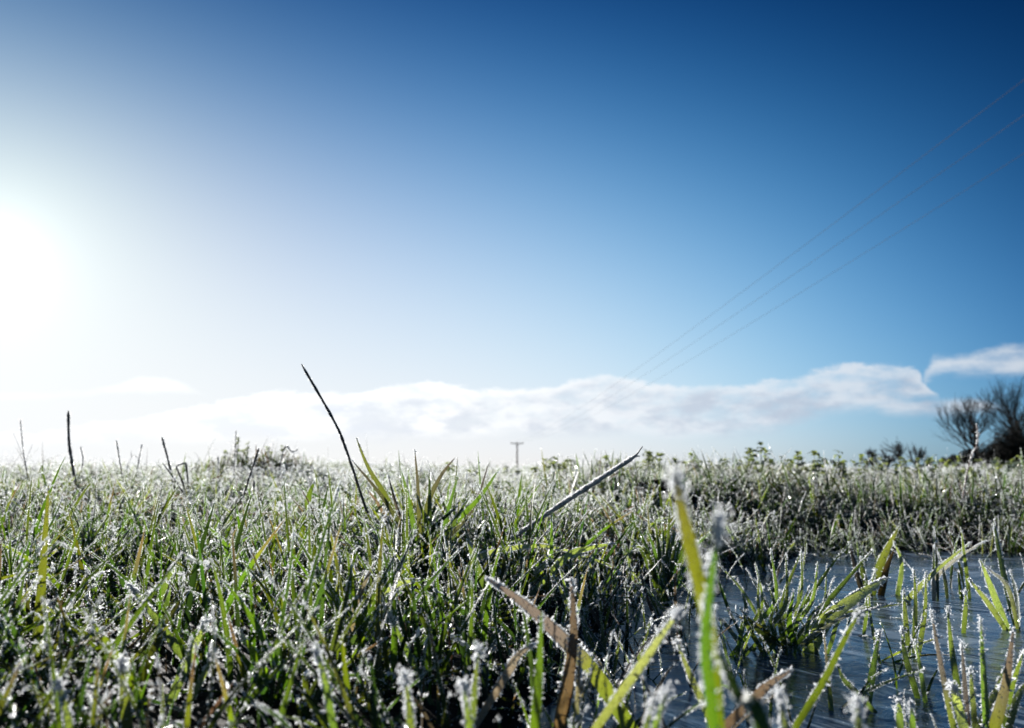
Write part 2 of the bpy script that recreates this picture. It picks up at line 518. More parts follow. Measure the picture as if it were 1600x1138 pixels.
def leaf_colour(r, c0, c1, film, rng, dry=0.0, dryc=(0.23, 0.155, 0.035)):
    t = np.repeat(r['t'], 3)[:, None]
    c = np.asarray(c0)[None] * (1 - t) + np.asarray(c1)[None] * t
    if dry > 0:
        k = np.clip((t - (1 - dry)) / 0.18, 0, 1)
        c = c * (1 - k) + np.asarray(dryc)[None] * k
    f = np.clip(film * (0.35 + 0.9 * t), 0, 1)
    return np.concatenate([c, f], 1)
def smooth_path(pts, n):
    """Catmull-Rom curve through points"""
    P = np.asarray(pts, float)
    if len(P) == 2:
        u = np.linspace(0, 1, n)[:, None]
        return P[0] * (1 - u) + P[1] * u
    Q = np.vstack([2 * P[0] - P[1], P, 2 * P[-1] - P[-2]])
    out = []
    for u in np.linspace(0, len(P) - 1, n):
        i = min(int(u), len(P) - 2)
        f = u - i
        a, b, c, d = Q[i], Q[i + 1], Q[i + 2], Q[i + 3]
        out.append(0.5 * (2 * b + (c - a) * f + (2 * a - 5 * b + 4 * c - d) * f * f + (3 * b - a - 3 * c + d) * f ** 3))
    return np.array(out)
def tube(C, R, k=6):
    C = np.asarray(C, float)
    n = len(C)
    R = np.broadcast_to(np.asarray(R, float), (n,))
    T = np.gradient(C, axis=0)
    T /= np.linalg.norm(T, axis=1, keepdims=True) + 1e-12
    ref = np.array([0.31, 0.87, 0.38]) if abs(T[0][1]) < 0.8 else np.array([0.9, 0.1, 0.4])
    A = np.cross(T, ref)
    A /= np.linalg.norm(A, axis=1, keepdims=True) + 1e-12
    B = np.cross(T, A)
    th = np.arange(k) * 2 * math.pi / k
    V = C[:, None] + R[:, None, None] * (A[:, None] * np.cos(th)[None, :, None] + B[:, None] * np.sin(th)[None, :, None])
    V = np.concatenate([V.reshape(-1, 3), C[:1], C[-1:]])
    i = (np.arange(n - 1)[:, None] * k + np.arange(k)[None]).ravel()
    j = (np.arange(n - 1)[:, None] * k + (np.arange(k)[None] + 1) % k).ravel()
    F = np.concatenate([np.stack([i, j, j + k], 1), np.stack([i, j + k, i + k], 1)])
    a = np.arange(k)
    b = (a + 1) % k
    F = np.concatenate([F, np.stack([b, a, np.full(k, n * k)], 1), np.stack([(n - 1) * k + a, (n - 1) * k + b, np.full(k, n * k + 1)], 1)])
    return V, F
class Bag:
    """collects pieces of one mesh"""
    def __init__(self):
        self.V, self.F, self.C, self.M, self.S, self.U, self.n = [], [], [], [], [], [], 0
    def add(self, V, F, col=None, mi=0, smooth=True, lv=None):
        self.U.append(lv if lv is not None else np.zeros((len(V), 3)))
        self.V.append(V)
        self.F.append(F + self.n)
        self.n += len(V)
        self.C.append(col if col is not None else np.tile([1, 1, 1, 0.0], (len(V), 1)))
        self.M.append(np.full(len(F), mi))
        self.S.append(np.full(len(F), smooth))
        return self
    def mesh(self, name, mats, origin=None):
        V = np.concatenate(self.V)
        if origin is not None:
            V = V - np.asarray(origin)[None]
        return mesh_tris(name, V, np.concatenate(self.F), mats, np.concatenate(self.M), np.concatenate(self.C), np.concatenate(self.S), np.concatenate(self.U))

# ------------------------------------------------------------------ the lie of the land
def ss(a, b, x):
    t = np.clip((x - a) / (b - a), 0, 1)
    return t * t * (3 - 2 * t)
_NR = np.random.default_rng(5)
_K = [(_NR.uniform(0, 6.28), _NR.uniform(0, 6.28), f) for f in (1.7, 3.1, 5.3, 8.7, 13.0, 21.0)]
def bumps(x, y):
    z = 0.0
    for i, (a, b, f) in enumerate(_K):
        z = z + np.sin(x * f * math.cos(a) + y * f * math.sin(a) + b) * np.cos(y * f * math.cos(b) - x * f * math.sin(b) + a) / f
    return z
def flooded(x, y):
    """> 0 inside the frozen puddle (roughly metres from its bank)"""
    left = -0.015 + 0.11 * y + 0.36 * ss(0.95, 1.45, y) + 0.03 * np.sin(y * 9.0) + 0.016 * np.sin(y * 23.0 + 1)
    far = 1.47 + 0.05 * np.sin(x * 4.3 + 0.6) + 0.025 * np.sin(x * 11.0) + 0.03 * x
    right = 3.2 - 0.2 * y
    near = y + 0.5
    return np.minimum(np.minimum(x - left, far - y), np.minimum(right - x, near))
MOUND = (-0.98, 3.05)
def ground(x, y):
    x = np.asarray(x, float)
    y = np.asarray(y, float)
    r = np.hypot(x, y)
    z = 0.028 + 0.063 * ss(0.9, 3.3, y) + 0.012 * ss(-0.2, -1.2, x) * ss(0.4, 1.2, y)
    z = z + 0.014 * ss(1.42, 1.62, y) * ss(0.1, 0.6, x) - 0.016 * ss(1.9, 3.0, y) * ss(0.1, 0.8, x)
    z = z + 0.026 * bumps(x, y) * ss(0.3, 1.0, r) * (1 + 0.05 * np.minimum(r, 40))
    z = z + 0.085 * np.exp(-(((x - MOUND[0]) / 0.20) ** 2 + ((y - MOUND[1]) / 0.22) ** 2))
    z = z - 0.16 * ss(5.0, 30.0, r)
    f = flooded(x, y)
    lo = -0.06 - 0.45 * ss(1.2, 1.5, y)                  # a gentle slope on the far side, a short one on this
    return z * (1 - np.clip((f - lo) / (0.03 - lo), 0, 1)) - 0.035 * ss(-0.03, 0.06, f)
def gz(x, y):
    return float(ground(x, y))

def build_ground():
    nr, na = 330, 420
    r = np.exp(np.linspace(math.log(0.05), math.log(2500.0), nr))
    a = np.linspace(0, 2 * math.pi, na, endpoint=False)
    R, A = np.meshgrid(r, a, indexing='ij')
    X, Y = R * np.sin(A), R * np.cos(A)
    V = np.stack([X, Y, ground(X, Y)], -1).reshape(-1, 3)
    V = np.concatenate([V, [[0, 0, gz(0, 0)]]])
    i = np.arange(nr - 1)[:, None] * na
    k = np.arange(na)[None]
    k2 = (k + 1) % na
    q = np.stack([i + k, i + na + k, i + na + k2, i + k2], -1).reshape(-1, 4)
    F = np.concatenate([q[:, [0, 2, 1]], q[:, [0, 3, 2]]])
    c = np.full(na, len(V) - 1)
    F = np.concatenate([F, np.stack([c, k2[0], k[0]], 1)])
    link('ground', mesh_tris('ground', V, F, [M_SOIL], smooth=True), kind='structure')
    # the frozen sheet: fills the hollow to z = 0 and runs a little under the bank
    x = np.linspace(-0.35, 3.45, 96)
    y = np.linspace(-0.75, 1.75, 64)
    XX, YY = np.meshgrid(x, y, indexing='ij')
    V = np.stack([XX, YY, np.zeros_like(XX)], -1).reshape(-1, 3)
    idx = np.arange(96 * 64).reshape(96, 64)
    q = np.stack([idx[:-1, :-1], idx[1:, :-1], idx[1:, 1:], idx[:-1, 1:]], -1).reshape(-1, 4)
    keep = (flooded(XX[:-1, :-1], YY[:-1, :-1]) > -0.09).ravel()
    link('puddle_ice', mesh_tris('puddle_ice', V, q[keep], [M_ICE], smooth=True), kind='structure')
build_ground()

# ------------------------------------------------------------------ frosted grass, too many blades to count
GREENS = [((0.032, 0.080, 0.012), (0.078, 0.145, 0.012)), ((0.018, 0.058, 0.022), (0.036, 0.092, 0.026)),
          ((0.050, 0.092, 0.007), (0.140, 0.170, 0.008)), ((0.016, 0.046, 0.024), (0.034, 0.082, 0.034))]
STRAW = [((0.10, 0.075, 0.040), (0.20, 0.150, 0.090)), ((0.11, 0.070, 0.025), (0.20, 0.120, 0.045)), ((0.06, 0.045, 0.030), (0.15, 0.11, 0.075))]
def spine(rng, L, n, lean, curl, az, kink=0.0):
    th = lean
    h = L / (n - 1)
    p = np.zeros(3)
    out = [p]
    kk = rng.integers(n // 2, n - 1) if rng.random() < kink else -1
    for i in range(n - 1):
        th = th + curl / (n - 1)
        if i == kk:
            th += rng.uniform(0.6, 1.5)
        d = np.array([math.sin(th) * math.cos(az), math.sin(th) * math.sin(az), math.cos(th)])
        p = p + d * h
        out.append(p)
        az += rng.normal(0, 0.05)
    return np.array(out)
def tuft_mesh(name, seed, blades, L, W, spread, grain, amount, film, seg, straw=0.12, fine=True, flat=0.25, clean=0.2, droop=(0.2, 1.5), tone=1.0, lean=0.34):
    rng = np.random.default_rng(seed)
    bag = Bag()
    for _ in range(blades):
        l = rng.uniform(*L)
        w = rng.uniform(*W)
        az = rng.uniform(0, 2 * math.pi)
        low = rng.random() < flat
        ln = rng.uniform(0.65, 1.25) if low else abs(rng.normal(0, lean))
        curl = rng.uniform(*droop) if low else rng.uniform(0.0, 0.8)
        C = spine(rng, l, seg, ln, curl, az, 0.14)
        off = rng.normal(0, spread, 2)
        C = C + np.array([off[0], off[1], -0.006])
        C[:, 2] = np.maximum(C[:, 2], -0.006 + 0.004 * np.linspace(0, 1, seg))
        side = np.array([-math.sin(az), math.cos(az), 0.0])
        V, F, r = ribbon(C, side, w, rng.normal(0, 0.9), rng.uniform(0.1, 0.7), rng.uniform(0.5, 0.95))
        if rng.random() < straw:
            c0, c1 = STRAW[rng.integers(len(STRAW))]
            dry = 0.0
        else:
            c0, c1 = GREENS[rng.integers(len(GREENS))]
            dry = rng.uniform(0.1, 0.45) if rng.random() < 0.22 else 0.0
        k = tone * rng.uniform(0.60, 1.15)
        cl = rng.random() < clean
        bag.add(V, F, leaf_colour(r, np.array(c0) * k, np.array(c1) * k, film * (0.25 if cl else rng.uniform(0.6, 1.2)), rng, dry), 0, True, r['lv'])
        gv, gf = rime(r, l, grain * rng.uniform(0.8, 1.25), amount * (0.3 if cl else rng.uniform(0.6, 1.3)), rng, fine, lo=rng.uniform(0.0, 0.35))
        bag.add(gv, gf, None, 1, False)
    return bag.mesh(name, [M_LEAF, M_FROST])

PROTO = bpy.data.collections.new('tuft_shapes')       # only referenced by the scatter below, never placed itself
def proto(me):
    o = bpy.data.objects.new('tuft_shape_%03d' % len(PROTO.objects), me)
    PROTO.objects.link(o)
NEAR, MID, FAR, BANK, STEM, WISP, MAT = [], [], [], [], [], [], []
def family(lst, count, **kw):
    for i in range(count):
        lst.append(len(PROTO.objects))
        proto(tuft_mesh('tuft', 1000 + len(PROTO.objects) * 17, **kw))
family(NEAR, 18, blades=3, L=(0.075, 0.160), W=(0.0036, 0.0074), spread=0.013, grain=0.00070, amount=1.1, film=0.09, seg=12, straw=0.05, clean=0.22, flat=0.24, lean=0.42)
family(MID, 13, blades=4, L=(0.060, 0.135), W=(0.0038, 0.0072), spread=0.017, grain=0.0010, amount=1.1, film=0.14, seg=9, straw=0.05, fine=False, clean=0.18, flat=0.3, lean=0.45)
family(FAR, 10, blades=9, L=(0.036, 0.085), W=(0.0038, 0.0064), spread=0.030, grain=0.0017, amount=0.85, film=0.30, seg=7, straw=0.07, fine=False, clean=0.08, flat=0.35)
family(BANK, 12, blades=7, L=(0.060, 0.130), W=(0.0034, 0.0064), spread=0.024, grain=0.0011, amount=0.60, film=0.12, seg=9, straw=0.07, fine=False, clean=0.25, flat=0.6, droop=(0.7, 2.0))
family(MAT, 8, blades=6, L=(0.030, 0.070), W=(0.0026, 0.0048), spread=0.022, grain=0.0010, amount=0.25, film=0.06, seg=7, straw=0.10, fine=False, flat=0.6, tone=0.75)
family(STEM, 10, blades=3, L=(0.055, 0.115), W=(0.0030, 0.0056), spread=0.014, grain=0.00078, amount=1.5, film=0.30, seg=9, straw=0.12, flat=0.15)
family(WISP, 5, blades=3, L=(0.070, 0.140), W=(0.0009, 0.0020), spread=0.02, grain=0.0012, amount=0.2, film=0.15, seg=7, straw=0.7, tone=0.45, fine=False, flat=0.0)

def scatter():
    rng = np.random.default_rng(77)
    P, R, S, I = [], [], [], []
    def clump(x, y):
        return np.clip(bumps(x * 2.3 + 5.0, y * 2.3 - 3.0) * 1.5, -1, 1)
    def put(x, y, z, idx, smin, smax, tilt=0.18):
        n = len(x)
        cl = clump(x, y)
        P.append(np.stack([x, y, z], 1))
        R.append(np.stack([rng.normal(0, tilt, n) + 0.45 * clump(y + 3, x), rng.normal(0, tilt, n) + 0.45 * clump(x - 7, y + 2), rng.uniform(0, 6.283, n)], 1))
        S.append(rng.uniform(smin, smax, n) * (1 + 0.32 * cl))
        I.append(np.asarray(idx)[rng.integers(0, len(idx), n)])
    def wedge(y0, y1, dens, m=0.40):
        n = int(dens * ((y1 ** 2 - y0 ** 2) * 0.74 + 2 * m * (y1 - y0)))
        wmax = 0.74 * y1 + m
        y = rng.uniform(y0, y1, n * 2)
        x = rng.uniform(-wmax, wmax, n * 2)
        k = np.abs(x) < 0.74 * y + m
        return x[k][:n], y[k][:n]
    def bare(x, y):
        """soil showing through: a few bare hollows"""
        v = 0.5 + 0.5 * np.sin(x * 6.1 + 1.3) * np.cos(y * 5.2 + 0.4) + 0.25 * np.sin(x * 17 + y * 11)
        h = np.exp(-(((x + 0.66) / 0.16) ** 2 + ((y - 1.42) / 0.10) ** 2))  # meadow hollow: bare soil, increased to bring in its dark shadow
        h2 = 0.0
        for cx, cy, r in ((0.366, 1.98, 0.13), (0.43, 1.88, 0.10), (0.95, 2.46, 0.16), (0.28, 1.84, 0.09), (-0.60, 1.35, 0.12)):
            h2 = np.maximum(h2, np.exp(-(((x - cx) / r) ** 2 + ((y - cy) / (r * 0.9)) ** 2)))
        return np.clip((v - 0.86) * 3.0, 0, 0.75) + 0.9 * np.maximum(h, h2)
    def field(y0, y1, dens, fam, bankfam, smin, smax):
        x, y = wedge(y0, y1, dens)
        f = flooded(x, y)
        ok = (f < np.where(y > 1.3, 0.015, 0.0)) & (rng.random(len(x)) > bare(x, y)) & (rng.random(len(x)) < 0.82 + 0.40 * clump(x, y))
        ok &= ~((x > -0.06) & (x < 0.13) & (y < 0.42) & (rng.random(len(x)) < 0.72))     # thin growth at the water's edge
        x, y = x[ok], y[ok]
        z = np.maximum(ground(x, y), -0.003)
        b = (x > 0.22 + 0.06 * rng.normal(0, 1, len(x))) & (y > 1.35) & (y < 3.4)
        mo = ((x - MOUND[0]) / 0.24) ** 2 + ((y - MOUND[1]) / 0.26) ** 2 < 1.0
        put(x[~b & ~mo], y[~b & ~mo], z[~b & ~mo], fam, smin, smax)
        put(x[mo], y[mo], z[mo], MAT, 0.9, 1.5)                 # darker, less frosted tufts stand in for the mound's shaded side
        put(x[b], y[b], z[b], bankfam, smin, smax * 1.05)
    field(0.30, 0.42, 1500, NEAR, NEAR, 0.46, 0.74)
    field(0.42, 0.60, 1600, NEAR, NEAR, 0.66, 1.02)
    field(0.60, 1.15, 1500, NEAR, NEAR, 0.62, 1.0)
    field(1.15, 2.15, 1500, MID, BANK, 0.62, 0.98)
    field(2.15, 4.6, 800, FAR, BANK, 0.50, 0.80)
    field(4.6, 8.0, 260, FAR, FAR, 0.8, 1.1)
    field(8.0, 26.0, 26, FAR, FAR, 0.9, 1.4)
    x, y = wedge(1.8, 4.5, 60)
    k = flooded(x, y) < -0.05
    put(x[k], y[k], ground(x[k], y[k]), WISP, 0.6, 1.2, 0.2)
    # stems standing up through the ice near its shore, and thinly further out
    x, y = wedge(0.33, 1.6, 3600)
    f = flooded(x, y)
    keep = (f >= 0.0) & (rng.random(len(x)) < np.exp(-f / 0.055) * 0.55 + 0.008 + 0.035 * np.clip(bumps(x * 4 + 2, y * 4) * 2, 0, 1) ** 2)
    x, y = x[keep], y[keep]
    put(x, y, np.full(len(x), -0.004), STEM, 0.6, 1.05, 0.22)
    # a trodden thatch of short blades over the soil
    x, y = wedge(0.20, 2.4, 1000)
    k = flooded(x, y) < -0.01
    x, y = x[k], y[k]
    put(x, y, ground(x, y), MAT, 0.5, 0.9, 0.5)
    P_, R_, S_, I_ = (np.concatenate(a) for a in (P, R, S, I))
    me = bpy.data.meshes.new('grass')
    me.vertices.add(len(P_))
    me.vertices.foreach_set('co', P_.astype(np.float32).ravel())
    for nm, ty, data, key in (('rot', 'FLOAT_VECTOR', R_, 'vector'), ('scl', 'FLOAT', S_, 'value'), ('pick', 'INT', I_, 'value')):
        a = me.attributes.new(nm, ty, 'POINT')
        a.data.foreach_set(key, data.astype(np.int32 if ty == 'INT' else np.float32).ravel())
    o = link('grass', me, kind='stuff')
    o['label'] = 'frosted green grass covering the field and the far bank'
    o['category'] = 'grass'
    ng = bpy.data.node_groups.new('scatter_tufts', 'GeometryNodeTree')
    ng.interface.new_socket('Geometry', in_out='INPUT', socket_type='NodeSocketGeometry')
    ng.interface.new_socket('Geometry', in_out='OUTPUT', socket_type='NodeSocketGeometry')
    N, Lk = ng.nodes, ng.links
    gi, go = N.new('NodeGroupInput'), N.new('NodeGroupOutput')
    ci = N.new('GeometryNodeCollectionInfo')
    ci.inputs['Collection'].default_value = PROTO
    ci.inputs['Separate Children'].default_value = True
    ci.inputs['Reset Children'].default_value = True
    ip = N.new('GeometryNodeInstanceOnPoints')
    ip.inputs['Pick Instance'].default_value = True
    def attr(name, ty):
        n = N.new('GeometryNodeInputNamedAttribute')
        n.data_type = ty
        n.inputs['Name'].default_value = name
        return n.outputs[0]
    Lk.new(gi.outputs[0], ip.inputs['Points'])
    Lk.new(ci.outputs[0], ip.inputs['Instance'])
    Lk.new(attr('pick', 'INT'), ip.inputs['Instance Index'])
    Lk.new(attr('rot', 'FLOAT_VECTOR'), ip.inputs['Rotation'])
    Lk.new(attr('scl', 'FLOAT'), ip.inputs['Scale'])
    Lk.new(ip.outputs[0], go.inputs[0])
    md = o.modifiers.new('scatter', 'NODES')
    md.node_group = ng
    print('tufts', len(P_))
scatter()

def rime_on_ice():
    """loose rime grains frozen onto the sheet, thick along its shore"""
    rng = np.random.default_rng(31)
    x = rng.uniform(-0.1, 2.0, 60000)
    y = rng.uniform(0.25, 1.6, 60000)
    f = flooded(x, y)
    k = (f > -0.005) & (rng.random(60000) < 0.16 * np.exp(-np.maximum(f, 0) / 0.018) + 0.035 * np.clip(bumps(x * 5, y * 5) * 2, 0, 1) ** 2 + 0.004)
    P = np.stack([x[k], y[k], np.full(k.sum(), 0.0003)], 1)
    D = np.tile([0, 0, 1.0], (len(P), 1))
    gv, gf = grains(P, D, 0.0007 * np.exp(rng.normal(0, 0.4, len(P))), rng)
    o = link('rime', Bag().add(gv, gf, None, 0, False).mesh('rime', [M_FROST]), kind='stuff')
    o['label'] = 'white rime grains sprinkled over the puddle ice'
    o['category'] = 'rime'
rime_on_ice()

# ------------------------------------------------------------------ blades, stalks and plants one can tell apart
def to_world(pts, d0, d1):
    """photograph points, base first, at distances running from d0 to d1 along the length"""
    p = np.asarray(pts, float)
    l = np.concatenate([[0], np.cumsum(np.hypot(*np.diff(p, axis=0).T))])
    l /= l[-1]
    return [at(x, y, d0 + (d1 - d0) * u) for (x, y), u in zip(p, l)]
def rooted(W):
    """carry the first stretch on down until it stands in the ground or in the ice"""
    a, b = W[0], W[1]
    g = max(gz(a[0], a[1]), -0.004)
    if a[2] <= g + 0.002:
        W = list(W)
        W[0] = np.array([a[0], a[1], g - 0.006])
        return W
    h = a[2] - g
    t = (a - b) / max(np.linalg.norm(a - b), 1e-9)
    if t[2] < -0.55:
        for k in range(6):                      # steep enough: straight on into the soil
            low = a + t * (h / -t[2] + 0.006)
            h = a[2] - max(gz(low[0], low[1]), -0.004)
        return [low] + list(W)
    t = t * 0.5 + np.array([0, 0, -1.0])
    t = t / -t[2]
    mid = a + t * h * 0.5
    low = mid + np.array([t[0] * 0.4, t[1] * 0.4, -1.0]) * (h * 0.5)
    low[2] = max(gz(low[0], low[1]), -0.004) - 0.006
    return [low, mid] + list(W)
HR = np.random.default_rng(4242)
LIME = (0.068, 0.128, 0.009)
GRASS = (0.034, 0.085, 0.014)
DEEP = (0.028, 0.070, 0.020)
BLUE = (0.035, 0.075, 0.035)
GOLD = (0.125, 0.095, 0.008)
ORANGE = (0.19, 0.115, 0.020)
TAN = (0.20, 0.16, 0.13)
BROWN = (0.085, 0.048, 0.026)
UMBER = (0.055, 0.036, 0.024)
GREY = (0.36, 0.30, 0.24)
def leaf_parts(pts, d0, d1, wpx, c0, c1, frost, film, roll, origin, parent, dry=0.0, dryc=TAN, fold=0.3, name='leaf', tip=0.5, lump=0.0):
    W = rooted(to_world(pts, d0, d1))
    C = smooth_path(W, 26)
    view = C - np.array([0, 0, EYE])
    T = np.gradient(C, axis=0)
    side = np.cross(T, view)
    side /= np.linalg.norm(side, axis=1, keepdims=True)
    w = wpx * d0 / FPX
    nv = np.cross(T / np.linalg.norm(T, axis=1, keepdims=True), side)
    side = side * math.cos(roll) + nv * math.sin(roll)
    V, F, r = ribbon(C, side, w, 0.5 * HR.normal(0, 0.5), fold, tip)
    if origin is None:
        origin = W[0]
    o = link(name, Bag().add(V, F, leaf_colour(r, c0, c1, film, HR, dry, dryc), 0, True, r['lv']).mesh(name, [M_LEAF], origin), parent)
    if frost > 0:
        L = np.linalg.norm(np.diff(C, axis=0), axis=1).sum()
        size = max(0.00060, min(0.0008, w * 0.15))
        gv, gf = rime(r, L, size, frost * 1.6, HR, True, lo=0.15)
        b = Bag().add(gv, gf, None, 0, False)
        if lump > 0:
            n = int(90 * lump)
            u = 1 - 0.12 * HR.random(n) ** 1.5
            P = lerp_rows(C, u) + HR.normal(0, 0.0014, (n, 3))
            gv, gf = grains(P, HR.normal(0, 1, (n, 3)), np.full(n, size * 0.9), HR)
            b.add(gv, gf, None, 0, False)
        f = link('frost', b.mesh('frost', [M_FROST], origin), parent)
        f['kind'] = 'stuff'
        return o, f, W[0]
    return o, None, W[0]
def blade(label, pts, d0, d1, wpx, c0, c1=None, frost=0.8, film=0.35, roll=0.35, group=None, **kw):
    base = rooted(to_world(pts, d0, d1))[0]
    t = thing('grass_shoot', label, 'grass blade', base, group)
    leaf_parts(pts, d0, d1, wpx, c0, c1 or c0, frost, film, roll, base, t, **kw)
    return t
def tuft(label, d, leaves, group=None):
    base = rooted(to_world(leaves[0][0], d, d))[0]
    t = thing('grass_tuft', label, 'grass tuft', base, group)
    for pts, dd, wpx, c0, c1, frost, film in leaves:
        o, f, _ = leaf_parts(pts, d, d + dd, wpx, c0, c1, frost, film, HR.uniform(-0.7, 0.7), base, t)
        if f is not None:
            f.parent = o
    return t
def stalk(label, pts, d0, d1, wpx, c, frost=0.3, film=0.2, group=None, taper=0.7, snapped=True, side_shoots=(), top_only=False, straight=False):
    W = rooted(to_world(pts, d0, d1))
    base = W[0]
    t = thing('dry_stalk', label, 'dry stalk', base, group)
    C = smooth_path(W, 30) if not straight else np.stack([np.interp(np.linspace(0, len(W) - 1, 30), np.arange(len(W)), np.array(W)[:, i]) for i in range(3)], 1)
    R = 0.5 * wpx * d0 / FPX * np.linspace(1.0, taper, 30) * (1 + 0.07 * HR.normal(0, 1, 30))
    R = R * 0.70
    for k in HR.choice(np.arange(8, 28), 3, replace=False):      # swollen joints
        R[k] *= 1.35
    if snapped:
        R[-1] *= 0.45
        R[-2] *= 1.15
    V, F = tube(C, R, 8)
    col = np.tile([*c, film], (len(V), 1)) * np.concatenate([np.repeat(0.8 + 0.4 * HR.random(30), 8), [1, 1]])[:, None]
    link('stem', Bag().add(V, F, col).mesh('stem', [M_STALK], base), t)
    for sp, dd in side_shoots:
        Ws = to_world(sp, dd, dd)
        Cs = smooth_path(Ws, 10)
        V, F = tube(Cs, np.linspace(R[-1] * 1.2, R[-1] * 0.6, 10), 5)
        link('side_shoot', Bag().add(V, F, np.tile([*c, film], (len(V), 1))).mesh('side_shoot', [M_STALK], base), t)
    if frost > 0:
        n = int(420 * max(frost, 0.45))
        u = HR.random(n)
        a = HR.uniform(0, 6.283, n)
        P0 = lerp_rows(C, u)
        r = lerp_rows(R[:, None], u)
        dirs = HR.normal(0, 1, (n, 3)) + (np.array([0, 0, 1.5]) if top_only else 0)
        Tn = lerp_rows(np.gradient(C, axis=0), u)
        Tn /= np.linalg.norm(Tn, axis=1, keepdims=True)
        dirs -= (dirs * Tn).sum(1, keepdims=True) * Tn
        dirs /= np.linalg.norm(dirs, axis=1, keepdims=True)
        gv, gf = grains(P0 + dirs * r, dirs, np.full(n, max(0.0008, 1.15 * d0 / FPX)), HR, False)
        link('frost', Bag().add(gv, gf, None, 0, False).mesh('frost', [M_FROST], base), t, kind='stuff')
    return t

# --- blades close to the lens
blade('blurred yellow grass blade with a frost knob on its tip, tallest over the ice', [(1122, 1136), (1110, 1000), (1084, 880), (1064, 795), (1054, 737)], 0.240, 0.215, 20, (0.07, 0.11, 0.010), GOLD, 0.55, 0.06, 0.2, lump=1.0, tip=0.35)
blade('blurred lime green blade crossing in front of the tall yellow one', [(1114, 1136), (1101, 1010), (1110, 905), (1125, 803)], 0.215, 0.21, 19, (0.055, 0.105, 0.010), GRASS, 0.6, 0.08, 0.3, lump=1.3)
blade('blurred dark green broad blade beside the tall yellow one', [(1190, 1136), (1152, 1085), (1118, 1008)], 0.20, 0.225, 26, DEEP, DEEP, 0.35, 0.06, 0.5)
blade('pale bent blade thick with rime at the puddle edge', [(950, 1110), (1000, 1040), (1036, 988), (1062, 957)], 0.31, 0.30, 14, (0.12, 0.17, 0.05), (0.22, 0.25, 0.14), 1.2, 0.7, 0.4, lump=1.0)
blade('broad blade green below and withered tan above, leaning over the shore', [(985, 1138), (930, 1055), (880, 1000), (820, 945), (760, 903)], 0.41, 0.40, 24, LIME, TAN, 1.3, 0.10, 0.25, dry=0.55, dryc=(0.20, 0.145, 0.125), fold=0.15)
blade('upright orange blade with brown frosted tip', [(878, 1112), (889, 1050), (896, 980), (892, 902)], 0.40, 0.40, 22, ORANGE, BROWN, 0.9, 0.15, 0.3, tip=0.7)
blade('narrow bright green blade upright before the tan leaning one', [(834, 1138), (841, 1050), (846, 955)], 0.33, 0.33, 17, LIME, GRASS, 0.35, 0.08, 0.5)
blade('short orange blade lying over the ice', [(1160, 1108), (1200, 1070), (1238, 1046)], 0.37, 0.37, 14, ORANGE, (0.2, 0.13, 0.07), 0.9, 0.25, 0.3)
blade('slim lime green blade slanting over the dark ice', [(1248, 1126), (1288, 1060), (1326, 985), (1346, 955)], 0.37, 0.37, 11, LIME, LIME, 0.7, 0.10, 0.4, lump=0.5)
blade('short brown blade furred with rime, tipped sideways', [(786, 1062), (808, 1026), (834, 1006)], 0.40, 0.40, 13, (0.2, 0.13, 0.07), (0.3, 0.19, 0.11), 1.3, 0.5, 0.3)
blade('olive blade with rimed tip leaning out from shore', [(1100, 1105), (1075, 1050), (1056, 1000)], 0.40, 0.40, 13, GRASS, (0.12, 0.15, 0.04), 1.0, 0.35, 0.4, lump=0.5)
for px, py, lean, w, dd in ((493, 1012, 14, 11, 0.31), (632, 1052, 6, 12, 0.28), (722, 1066, 8, 12, 0.28), (748, 1010, -6, 11, 0.32),
                            (1022, 1092, -14, 11, 0.27), (1043, 1078, -18, 12, 0.28), (1216, 1082, 10, 11, 0.28), (1338, 1092, 4, 14, 0.26), (92, 1064, 12, 11, 0.30)):
    blade('blurred short blade capped with sparkling frost, low before the lens', [(px + lean * 1.6, py + 95), (px + lean, py + 50), (px, py)], dd, dd, w, GRASS if w % 2 else LIME, (0.06, 0.10, 0.03), 1.3, 0.25, HR.uniform(0, 0.6), 'frost-capped blades low before the lens', lump=0.7)
# --- left meadow
blade('gold and green blade low at the meadow side', [(-6, 972), (25, 945), (53, 917)], 0.55, 0.55, 18, LIME, ORANGE, 0.4, 0.10, 0.3, dry=0.5, dryc=(0.22, 0.14, 0.02))
blade('bright lime blade leaning under a frost knob', [(238, 1112), (188, 1035), (140, 966)], 0.44, 0.44, 13, LIME, (0.15, 0.22, 0.016), 0.5, 0.05, 0.3, lump=0.6)
blade('lime blade forming the longer arm of a V', [(440, 1092), (405, 1036), (374, 986)], 0.45, 0.45, 13, LIME, (0.16, 0.23, 0.02), 0.5, 0.05, 0.3, lump=0.6)
blade('lime blade forming the shorter arm of a V', [(440, 1095), (451, 1060), (463, 1028)], 0.45, 0.45, 13, GRASS, LIME, 0.5, 0.08, 0.4, lump=0.4)
blade('fresh green blade with clean edges among white frosted ones', [(327, 968), (312, 925), (295, 879)], 0.62, 0.62, 13, LIME, LIME, 0.3, 0.05, 0.3)
blade('green blade with large clotted rime along one side', [(300, 1045), (245, 970), (201, 912)], 0.50, 0.50, 13, GRASS, GRASS, 1.7, 0.3, 0.4, lump=1.4)
blade('long dusky blue-green blade rimed at its slanting tip', [(255, 1138), (285, 1050), (324, 968)], 0.44, 0.44, 16, BLUE, BLUE, 1.0, 0.45, 0.5, lump=1.0)
blade('dusky blade parallel to the long blue-green one', [(272, 1138), (306, 1075), (336, 1020)], 0.42, 0.42, 13, BLUE, DEEP, 0.9, 0.5, 0.5, lump=0.9)
blade('blurred olive blade under a heavy frost knob', [(198, 1138), (193, 1085), (189, 1032)], 0.35, 0.35, 17, GRASS, (0.10, 0.13, 0.03), 0.7, 0.15, 0.3, lump=1.6)
